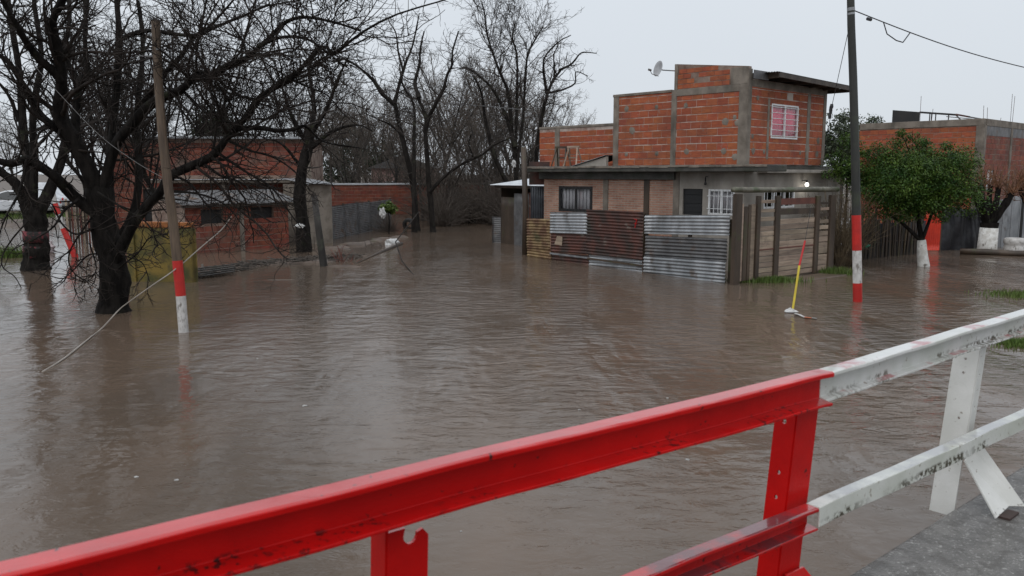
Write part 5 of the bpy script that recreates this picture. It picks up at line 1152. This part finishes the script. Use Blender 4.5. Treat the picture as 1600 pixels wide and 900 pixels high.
# yard fence line
def yard(px, Y): p = at(px, 300, Y); p.z = 0; return p
rg = empty('red_gate', yard(1447,28.2), 'bright red corrugated metal door between the green tree and the black tarp', 'gate')
corrugated('sheet', yard(1447,28.3)+V(0,0,.02), (yard(1474,28.3)-yard(1447,28.3)).normalized(), V(0,0,1), V(0,-1,0), (yard(1474,28.3)-yard(1447,28.3)).length, 1.32, M['red_sheet'], rg, along='up', pitch=.075, amp=.012)
obj('frame', MB().bar(yard(1447,28.36)+V(0,0,-.3), yard(1447,28.36)+V(0,0,1.5), .06, .06).bar(yard(1474,28.36)+V(0,0,-.3), yard(1474,28.36)+V(0,0,1.5), .06, .06), M['wood_dark'], rg)
tpb = MB(); x0_, x1_ = yard(1476,28.5).x, yard(1536,28.9).x; nxx = 20; nzz = 8
for j in range(nzz+1):
    for i in range(nxx+1):
        u = i/nxx; w_ = j/nzz; tpb.v.append(V(x0_+(x1_-x0_)*u, 28.5+.35*u+.05*math.sin(u*21+w_*2)+.03*math.sin(u*9-w_*7), -.3+1.75*w_+.05*math.sin(u*8)*w_))
tpb.f = [(j*(nxx+1)+i, j*(nxx+1)+i+1, (j+1)*(nxx+1)+i+1, (j+1)*(nxx+1)+i) for j in range(nzz) for i in range(nxx)]
tag(obj('tarp', tpb, M['tarp'], smooth=True, solid=.012), 'black plastic tarp hung as a screen beside the red metal door', 'tarp')
gg = empty('metal_gate', yard(1562,29.6), 'tall pale grey sheet metal gate behind the pollarded tree', 'gate')
for k in range(5):
    a_ = yard(1557+k*13,29.6+.25*k); b_ = yard(1557+(k+1)*13-.4,29.6+.25*(k+1)); obj('panel', MB().prism([a_+V(0,0,-.3), b_+V(0,0,-.3), b_+V(0,0,1.70+.06*k), a_+V(0,0,1.70+.05*k)], V(0,.03,0)), M['galv'], gg, bevel=.004)
obj('post', MB().bar(yard(1597,30.5)+V(0,-.05,-.3), yard(1597,30.5)+V(0,-.05,2.0), .14, .1), M['black_steel'], gg)
# stick fence behind the green tree
stk = empty('stick_fence', yard(1390,25.3), 'ragged fence of dark upright sticks behind the green tree', 'fence')
for k in range(70):
    px = 1331+k*1.62+random.uniform(-.6,.6); Yd = 25.0+2.4*(k/70); p = yard(px, Yd); h = random.uniform(1.15,1.75); ln2 = random.uniform(-.10,.10)
    obj('stick', MB().tube([p+V(0,0,-.35), p+V(ln2*.5,random.uniform(-.04,.04),h*.5), p+V(ln2,0,h)], [.022,.02,.013] if k % 4 else [.045,.04,.03], 5), M[('wood_dark','dry_stem','wood_dark','bark_grey')[k % 4]], stk)
for z_ in (.45, 1.15): obj('rail', MB().tube([yard(1331,25.05)+V(0,0,z_), yard(1390,26.3)+V(0,0,z_+.04), yard(1446,27.45)+V(0,0,z_)], .022, 6), M['wood_dark'], stk)
obj('backing', MB().box(yard(1331,25.4)+V(0,0,-.3), yard(1450,28.0)-yard(1331,25.4), V(0,.03,0), V(0,0,1.35)), M['steel_blue'], stk)
tag(obj('green_bottle', MB().lathe(at(1354,384,25.0)-V(0,0,.0), [(0,-.05),(.05,-.05),(.05,.05),(.02,.08),(.02,.11),(0,.11)], 10, (1,0,.1)), M['green_plastic']), 'small green plastic bottle caught on the stick fence', 'bottle')
# pollarded trees with limewashed boles
def pollard(px, Yd, label, seed, side=0):
    b = yard(px, Yd); rs = np.random.default_rng(seed); t = empty('pollarded_tree', b, label, 'tree'); tr = Tubes(); cr_ = Tubes()
    ztop = zof(355, Yd); tr.add(smooth_path([b+V(0,0,-.3), b+V(0,0,.3), b+V(.02,0,ztop-.1), b+V(.02,0,ztop+.15)], 10), np.array([.40,.38,.36,.35,.34,.33,.33,.34,.36,.36])*.80, 12)
    heads = []
    for k in range(7):
        a = k*.9+seed; s_ = rs.uniform(.35,.95); q = b+V(math.cos(a)*s_+side*.3, math.sin(a)*s_*.8, ztop+rs.uniform(1.05,1.7))
        P = smooth_path([b+V(0,0,ztop-.05), b+V(math.cos(a)*s_*.35, math.sin(a)*s_*.3, ztop+.35), b+V(math.cos(a)*s_*.8+side*.2, math.sin(a)*s_*.7, ztop+.85), q], 12); tr.add(P, np.linspace(.13,.075,12)*(1+.1*np.sin(np.arange(12)*2)), 8); heads.append(q)
    for q in heads:
        for _ in range(26):
            d = rs.normal(size=3)*.55+np.array([0,0,.75]); d /= np.linalg.norm(d); L = rs.uniform(.3,.85); q0 = np.array(tuple(q))+rs.normal(size=3)*.06
            P = np.stack([q0+d*L*j/4+np.array([0,0,.03*j*j*.2])+rs.normal(size=3)*.012*j for j in range(5)]); cr_.add(P, np.linspace(.013,.007,5), 4)
    link('trunk', tr.mesh('trunk', M['bark'], b), t, True); link('crown', cr_.mesh('crown', M['twig_orange'], b), t, True)
    o = obj('limewashed_base', MB().tube([b+V(0,0,-.2), b+V(0,0,.2), b+V(.02,0,ztop-.02)], [.325,.305,.285], 16), M['limewash'], t, smooth=True)
    return t
pollard(1549, 28.0, 'pollarded tree with orange shoots and whitewashed bole before the grey gate', 3)
pollard(1640, 28.6, 'pollarded tree with orange shoots leaning in past the grey gate post', 8, -1.2)
tag(obj('fallen_log', MB().tube([yard(1507,27.2)+V(0,0,.08), yard(1545,26.9)+V(0,0,.09), yard(1590,26.6)+V(0,0,.07), yard(1650,26.3)+V(0,0,.08)], [.10,.11,.10,.11], 10), M['wood_dark'], smooth=True), 'long dark log lying at the water edge before the whitewashed bole', 'log')
wtp = yard(1592, 28.0); 
tag(obj('tyre_planter', MB().lathe(wtp+V(0,0,-.05), [(.20,.0),(.30,.02),(.34,.10),(.33,.20),(.30,.26),(.30,.30),(.34,.36),(.33,.48),(.28,.52),(.20,.50),(.18,.2),(.17,.05)], 24), M['white_paint'], smooth=True), 'white painted tyre planter at the foot of the grey gate', 'planter')
# dry vines by the gate
def shrub(name, label, b, seed, n, h, spread, m, up=.0, r0=.012, droop=.05, group=None, cat='shrub'):
    rs = np.random.default_rng(seed); T = Tubes(); P0 = np.array(tuple(b))
    d = rs.normal(size=(n, 3))*np.array([spread, spread, .1])+np.array([0, 0, 1]); d /= np.linalg.norm(d, axis=1, keepdims=True); st = P0+rs.normal(size=(n, 3))*np.array([spread*.35, spread*.35, 0])-np.array([0,0,.25])
    L = h*rs.uniform(.55, 1.1, n); P = np.empty((n, 9, 3)); P[:, 0] = st
    for j in range(1, 9):
        d = d+rs.normal(size=(n, 3))*.10+np.array([0, 0, up-droop*j*.3]); d /= np.linalg.norm(d, axis=1, keepdims=True); P[:, j] = P[:, j-1]+d*(L/8)[:, None]
    r = r0*rs.uniform(.6, 1.2, n)[:, None]*np.linspace(1, .4, 9)[None]; T.add(P, r, 4)
    a, ra = sprout(rs, P, r, 2.6, .25, (25, 65), .35, .12, .6, 5, .2, .0, .6, r0*.35); T.add(a, ra, 3)
    t = empty(name, b, label, cat, group); link('stems', T.mesh('stems', m, b), t, True); return t
for k, (px, Yd, h) in enumerate(((1312,23.0,2.3),(1322,23.4,2.5),(1332,24.0,2.4))):
    p = yard(px, Yd); shrub('dry_vine', ('arching dry vine against the right post of the gate','thick clump of dry vine stems between gate and banded pole','dry vine stems at the start of the stick fence')[k], p, 60+k, 90, h, .20, M['dry_stem'], droop=.03)
c = at(1325,262,24.2); leafy_tree('creeper', 'green leafy creeper hanging over the gate end beside the tall pole', V(c.x,c.y,0), tuple(c), (.70,.5,.85), [([V(c.x,c.y,-.2), V(c.x,c.y,1.0), V(c.x,c.y,c.z-.2)], .05, .03)], 77, 46, 90, .036, M['leaf'], cl=(.18,.34))
# undergrowth along the far road
UL = 'tangled brown leafless shrub along the far edge of the flooded road'; UG = 'shrubs along the far road edge'
und = shrub('bare_shrub', UL, yard(700,44), 90, 150, 2.6, .45, M['twig_far'], r0=.018, group=UG)
und.location = yard(700, 44)
for k, (px, Yd, sc) in enumerate(((725,45,1.0),(760,44,1.1),(790,43,1.0),(815,42,1.1),(690,42,.9),(745,47,1.3),(775,46,1.4),(715,48,1.4),(800,47,1.4),(606,38,.5),(830,46,1.3),(680,47,1.4),(705,53,1.9),(740,53,1.9),(775,52,1.9),(660,54,1.8),(620,54,1.7),(580,54,1.7),(800,54,2.0),(830,54,1.8))):
    p = yard(px, Yd); p.z = -.2; copy_tree(und, p, k*1.9, sc)
tag(und, UL, 'shrub', UG)
gp_ = at(606,325,36.5); leafy_tree('green_shrub', 'bright green leafy shrub with a white bag caught in it', V(gp_.x,gp_.y,0), tuple(gp_), (.42,.4,.30), [([V(gp_.x,gp_.y,-.3), V(gp_.x+.05,gp_.y,.6), V(gp_.x,gp_.y,gp_.z-.1)], .03, .015)], 15, 22, 50, .07, M['grass'], cl=(.12,.22))
def crumple(name, label, c, s_, m, cat='bag', seed=0, sq=(1,1,1)):
    rs = np.random.default_rng(seed); mb = MB(); k = 8; n = 12
    for i in range(k+1):
        th = math.pi*i/k
        for j in range(n):
            a = 2*math.pi*j/n; r_ = s_*(1+.22*rs.normal()*(0 < i < k)); mb.v.append(Vector(c)+V(r_*math.sin(th)*math.cos(a)*sq[0], r_*math.sin(th)*math.sin(a)*sq[1], r_*math.cos(th)*sq[2]))
    for i in range(k):
        for j in range(n): mb.f.append((i*n+j, i*n+(j+1) % n, (i+1)*n+(j+1) % n, (i+1)*n+j))
    return tag(obj(name, mb, m), label, cat)
crumple('plastic_bag', 'torn white plastic bag hanging in the green shrub', at(598,333,36.0), .17, M['plastic'], seed=1, sq=(.8,.6,1.3))
crumple('plastic_bag', 'large white bag lodged at the end of the stranded log', at(613,380,31.0)+V(0,0,-.05), .24, M['plastic'], seed=2, sq=(1.1,.8,.9))
crumple('plastic_bag', 'small white rag snagged on a twig high beside the tin shed', at(803,256,34), .12, M['plastic'], seed=3, sq=(.7,.6,1.2))
crumple('plastic_bag', 'white bag stuck beside the old trunk at the shed corner', at(467,353,27.6), .11, M['plastic'], seed=4, sq=(1.3,.7,.6))
tag(obj('stranded_log', MB().tube([gnd(556,412,.0), gnd(590,396,.015), gnd(628,380,.03)], [.03,.045,.05], 8), M['wood_dark'], smooth=True), 'slim stranded log lying in the shallow water below the white bag', 'log')
tag(obj('fallen_branch', MB().tube([at(655,330,33)+V(0,0,0), gnd(618,378,.25), gnd(628,408,.06), gnd(650,434,-.02)], [.02,.022,.018,.012], 6), M['twig']), 'thin fallen branch drooping from the debris into the road water', 'branch')
tag(obj('old_tyre', MB().lathe(gnd(639,357,.0)+V(0,0,.18), [(.16,-.09),(.26,-.10),(.32,-.05),(.33,0),(.32,.05),(.26,.10),(.16,.09)], 24, (.3,1,.2)), M['rubber'], smooth=True), 'old black tyre half sunk beside the slim leaning tree', 'tyre')
for px, py, h, lab in ((738,349,1.0,'short dark stump at the far road bend beside the bare shrubs'),(752,348,1.25,'taller dark stump at the far road bend with a pale rag above')):
    p = gnd(px, py); tag(obj('tree_stump', MB().tube([p+V(0,0,-.4), p+V(0,0,.3), p+V(.05,0,h*.7), p+V(.02,0,h)], [.26,.22,.20,.17], 10), M['bark'], smooth=True), lab, 'stump')
lpp = gnd(506,416)
tag(obj('leaning_timber', MB().tube([V(lpp.x+.02,lpp.y,-.4), lpp, at(498,360,lpp.y), at(491,305,lpp.y)], [.115,.11,.095,.08], 10), M['bark_grey'], smooth=True), 'leaning bare timber post at the debris line before the grey shed', 'post')
# flood debris line
def mud_bank(line, hw, hz, seed):
    P = smooth_path(line, 90); rs = np.random.default_rng(seed); K = 13; v = []
    T = np.gradient(P, axis=0); T /= np.linalg.norm(T, axis=1, keepdims=True); N = np.stack([-T[:, 1], T[:, 0], T[:, 2]*0], 1); ph = rs.random(8)*6
    for i in range(90):
        w_ = hw*(.55+.35*math.sin(i*.21+ph[0])+.25*math.sin(i*.53+ph[1])); e = min(1, i/6, (89-i)/6)
        for j in range(K):
            u = (j/(K-1))*2-1; z = -.08+(1-u*u)*(hz*(.55+.45*math.sin(i*.33+ph[2])*math.sin(i*.11+ph[3]))*e+.07*e)+.012*math.sin(i*1.3+j*2.1)+rs.normal()*.006
            q = P[i]+N[i]*w_*u; v.append((q[0], q[1], z))
    I_ = np.arange(90*K).reshape(90, K); f = np.stack([I_[:-1,:-1], I_[:-1,1:], I_[1:,1:], I_[1:,:-1]], -1).reshape(-1, 4)
    return tag(link('mud_bank', mesh_np('mud_bank', v, f, M['mud'], True)), kind='structure')
mud_bank([gnd(300,436), gnd(340,426), gnd(400,415), gnd(470,412), gnd(550,404), gnd(572,398)], .42, .10, 3)
mud_bank([gnd(505,392), gnd(545,384), gnd(590,376), gnd(640,368)], .9, .12, 4)
rs = np.random.default_rng(5)
def debris(name, label, x0, x1, y0, y1, n, seed):
    r_ = random.Random(seed); mb = MB()
    for k in range(n):
        f_ = r_.random(); p = gnd(x0+(x1-x0)*f_+r_.gauss(0,3), y0+(y1-y0)*f_+r_.gauss(0,1.6), .0); a = r_.random()*6.3; L = r_.uniform(.08,.5)
        q = p+V(math.cos(a)*L, math.sin(a)*L*.6, r_.uniform(-.03,.14)); p.z = r_.uniform(-.02,.08); mb.tube([p, (p+q)/2+V(0,0,r_.uniform(0,.05)), q], r_.uniform(.005,.016), 5)
    return tag(obj(name, mb, M['debris']), label, 'debris', kind='stuff')
debris('flood_debris', 'tangle of sticks and litter stranded along the left bank', 304, 410, 433, 412, 420, 1)
debris('flood_debris', 'thin line of litter and twigs before the low brick shed', 410, 556, 413, 403, 380, 2)
pal = empty('broken_pallet', gnd(335,424), 'broken grey wooden pallet lying in the debris by the yellow wall', 'pallet')
for k in range(5):
    a_ = gnd(310,432-k*3.2,.06+.03*k); b_ = gnd(366,424-k*2.8,.10+.03*k); obj('slat', MB().bar(a_, b_, .09, .02), M['bark_grey'], pal)
obj('bearer', MB().bar(gnd(318,432,.02), gnd(316,414,.14), .06, .06), M['wood_dark'], pal)
for k, (px, py, n_) in enumerate(((325,428,26),(385,415,22),(440,411,22),(478,410,26),(590,385,30))):
    shrub('brushwood', ('tangle of dead brush on the mud by the broken pallet','low dead brush on the mud bank before the shed window','sparse dead twigs standing on the mud bank','dead brush heaped against the leaning timber post','dead brush piled beside the large white bag')[k], gnd(px, py, .0), 140+k, n_, .55, .75, M['twig_brown'], r0=.012, droop=.12, cat='brush')
shrub('dead_weed', 'reddish dead weed standing at the end of the debris line', gnd(538,409), 44, 14, .75, .25, M['plank_red'], r0=.02, cat='plant')
# grass
def grass(name, label, cx, cy, sx_, sy_, n, h, seed, z=.0):
    rs = np.random.default_rng(seed); x = cx+rs.normal(size=n)*sx_; y = cy+rs.normal(size=n)*sy_; a = rs.random(n)*6.28; hh = h*rs.uniform(.4,1.2,n); w_ = .008+.006*rs.random(n)
    b = np.stack([x, y, np.full(n, z-.05)], 1); e = np.stack([np.cos(a), np.sin(a), np.zeros(n)], 1); l = np.stack([np.cos(a+1.6)*hh*.5, np.sin(a+1.6)*hh*.5, hh+.05], 1)
    v = np.stack([b-e*w_[:, None], b+e*w_[:, None], b+l*.6+e*w_[:, None]*.7, b+l], 1).reshape(-1, 3); i = np.arange(n)*4
    o = link(name, mesh_np(name, v, np.concatenate([np.stack([i, i+1, i+2], 1), np.stack([i, i+2, i+3], 1)]), M['grass'])); return tag(o, label, 'grass', kind='stuff')
p = gnd(1200,440); grass('grass', 'wet green grass strip at the foot of the plank gate', p.x, p.y, .38, .16, 1500, .14, 1)
p = gnd(1308,428); grass('grass', 'grass tuft under the dry vines by the gate post', p.x, p.y, .22, .15, 700, .18, 2)
p = gnd(1600,462); grass('grass', 'grass clump on the right bank before the log', p.x+.2, p.y, .40, .30, 2200, .055, 3, .02)
p = gnd(1604,540); grass('grass', 'grass clump on the right bank behind the white railing', p.x+.12, p.y, .24, .20, 2200, .05, 4, .02)
p = gnd(15,345,.0); grass('grass', 'bright green verge below the silver car', p.x, p.y, 2.6, 1.6, 9000, .22, 5, .22)
p = gnd(15,402); grass('grass', 'dark grass tuft poking from the water beside the painted trunk', p.x, p.y, .28, .15, 800, .35, 6)
tag(obj('floating_sack', MB().lathe(gnd(33,398,.0)-V(0,0,.1), [(0,.28),(.3,.26),(.5,.18),(.55,.08),(.5,0)], 14), M['plastic'], smooth=True), 'white sack floating behind the painted trunk', 'bag')
crumple('plastic_bag', 'pinkish grey bag of rubbish floating right of the painted trunk', gnd(76,395)+V(0,0,.12), .26, mat('pale_pink_plastic', (.45,.38,.38), (.3,.25,.26)), seed=9, sq=(.9,.7,.8))
# ------------------------------------------------------------------ silver car on the far left road
def car(label, c, yaw, m, h=1.42):
    c = Vector(c); t = empty('parked_car', c, label, 'car', None); u = V(math.cos(yaw), math.sin(yaw), 0); s_ = V(-u.y, u.x, 0)
    def pl(x, z, y): return c+u*x+s_*y+V(0,0,z)
    low = [(-2.05,.30),(-2.1,.55),(-2.05,.78),(-1.9,.92),(1.1,.90),(1.75,.80),(2.05,.66),(2.1,.45),(2.02,.28)]
    top = [(-1.85,.90),(-1.35,1.30),(-.95,h),(.25,h),(.55,1.32),(1.15,.90)]
    obj('body', MB().prism([pl(x, z, -.82) for x, z in low], s_*1.64), m, t, bevel=.09, smooth=False)
    cab = MB(); n = len(top); k = 0
    cab.v = [pl(x, z, -.80+.16*(z-.9)/.5) for x, z in top]+[pl(x, z, .80-.16*(z-.9)/.5) for x, z in top]
    cab.f = [tuple(reversed(range(n))), tuple(range(n, 2*n))]+[(i, (i+1) % n, n+(i+1) % n, n+i) for i in range(n)]
    obj('cabin', cab, m, t, bevel=.05)
    for sg in (-1, 1):
        for poly in ([(-1.5,.95),(-1.2,1.26),(-.9,1.35),(-.42,1.35),(-.42,.95)], [(-.34,.95),(-.34,1.35),(.22,1.35),(.48,1.27),(.92,.95)]):
            obj('side_window', MB().prism([pl(x, z, sg*(.815-.16*(z-.9)/.5)) for x, z in poly], s_*sg*.012), M['car_glass'], t)
    for x in (-1.3, 1.3):
        for sg in (-1, 1):
            w = obj('wheel', MB().lathe(pl(x,.31,sg*.74), [(.0,-.09),(.22,-.10),(.30,-.08),(.31,0),(.30,.08),(.22,.10),(.0,.09)], 22, s_*sg), M['rubber'], t, smooth=True)
            obj('rim', MB().lathe(pl(x,.31,sg*.74), [(.20,.102),(.19,.112),(.05,.115),(.0,.118)], 18, s_*sg), M['rim'], w)
    for sg in (-1, 1):
        obj('headlight', MB().lathe(pl(2.02,.66,sg*.6), [(.0,.06),(.09,.05),(.1,.0)], 12, u), M['tin_white'], t); obj('tail_light', MB().lathe(pl(-2.08,.74,sg*.62), [(0,.03),(.08,.02),(.09,0)], 12, -u), M['red'], t)
    return t
cc = at(28, 331, 47.0); car('silver hatchback parked beyond the verge behind the painted trunk', V(cc.x, cc.y, .28), math.pi+.05, M['car'])
cc = at(60, 320, 53.0); car('pale van like car parked further back behind the silver hatchback', V(cc.x, cc.y, .32), math.pi-.1, M['tin_white'], h=1.75)
# upright palings between the trees on the left
pal2 = empty('paling_fence', yard(130,31), 'row of brown upright palings behind the tilted red and white post', 'fence')
for k in range(16):
    p = yard(100+k*4.2, 31+.05*k); obj('paling', MB().box(p+V(0,0,-.4), V(.075,0,0), V(0,.02,0), V(0,0,1.9+random.uniform(-.12,.2))), M[('plank','wood_dark','plank_red')[k % 3]], pal2)
obj('rail', MB().bar(yard(98,31.1)+V(0,0,.9), yard(170,31.9)+V(0,0,.9), .05, .07), M['wood_dark'], pal2)
# ------------------------------------------------------------------ marker rod and tape in the water
mr = gnd(1238, 488); mk = empty('marker_rod', mr, 'leaning yellow and red marker rod standing in the flood before the gate', 'rod')
m1, m2, m3 = at(1249,415,mr.y+.1), at(1258,376,mr.y+.15), at(1267,325,mr.y+.2)
obj('yellow_section', MB().tube([mr+V(-.06,0,-.4), mr, m1], .022, 8), M['yellow'], mk); obj('red_section', MB().tube([m1, m2], .019, 8), M['red'], mk); obj('tip_wire', MB().tube([m2, m3], .005, 5), M['wire'], mk)
crumple('foam_lump', 'white foam lump at the foot of the yellow rod', gnd(1235,488)+V(0,-.03,.02), .085, M['plastic'], 'litter', 12, (1.2,.9,.7))
tpn = [gnd(1243,490,.02), gnd(1250,492,.03), gnd(1258,496,.015), gnd(1268,497,.02), gnd(1276,498,.012)]
tape = empty('barrier_tape', tpn[2], 'strip of orange and white tape floating beside the yellow rod', 'tape')
obj('white_end', MB().tube(tpn[:2]+[tpn[2]], .035, 6, flat=.3), M['plastic'], tape); obj('orange_middle', MB().tube(tpn[2:4], .035, 6, flat=.3), M['orange_tape'], tape); obj('white_end', MB().tube(tpn[3:], .032, 6, flat=.3), M['plastic'], tape)
for k, (px, py, s_) in enumerate(((476,634,.035),(1074,718,.025),(276,750,.025),(213,745,.025),(720,830,.012),(1043,622,.02),(402,560,.02),(905,640,.02))):
    o = crumple('foam_fleck', 'small white foam fleck floating on the open brown water', gnd(px, py, .002), s_*.62, M['foam'], 'litter', 30+k, (1.2,1,.4)); o['group'] = 'foam flecks on the water'
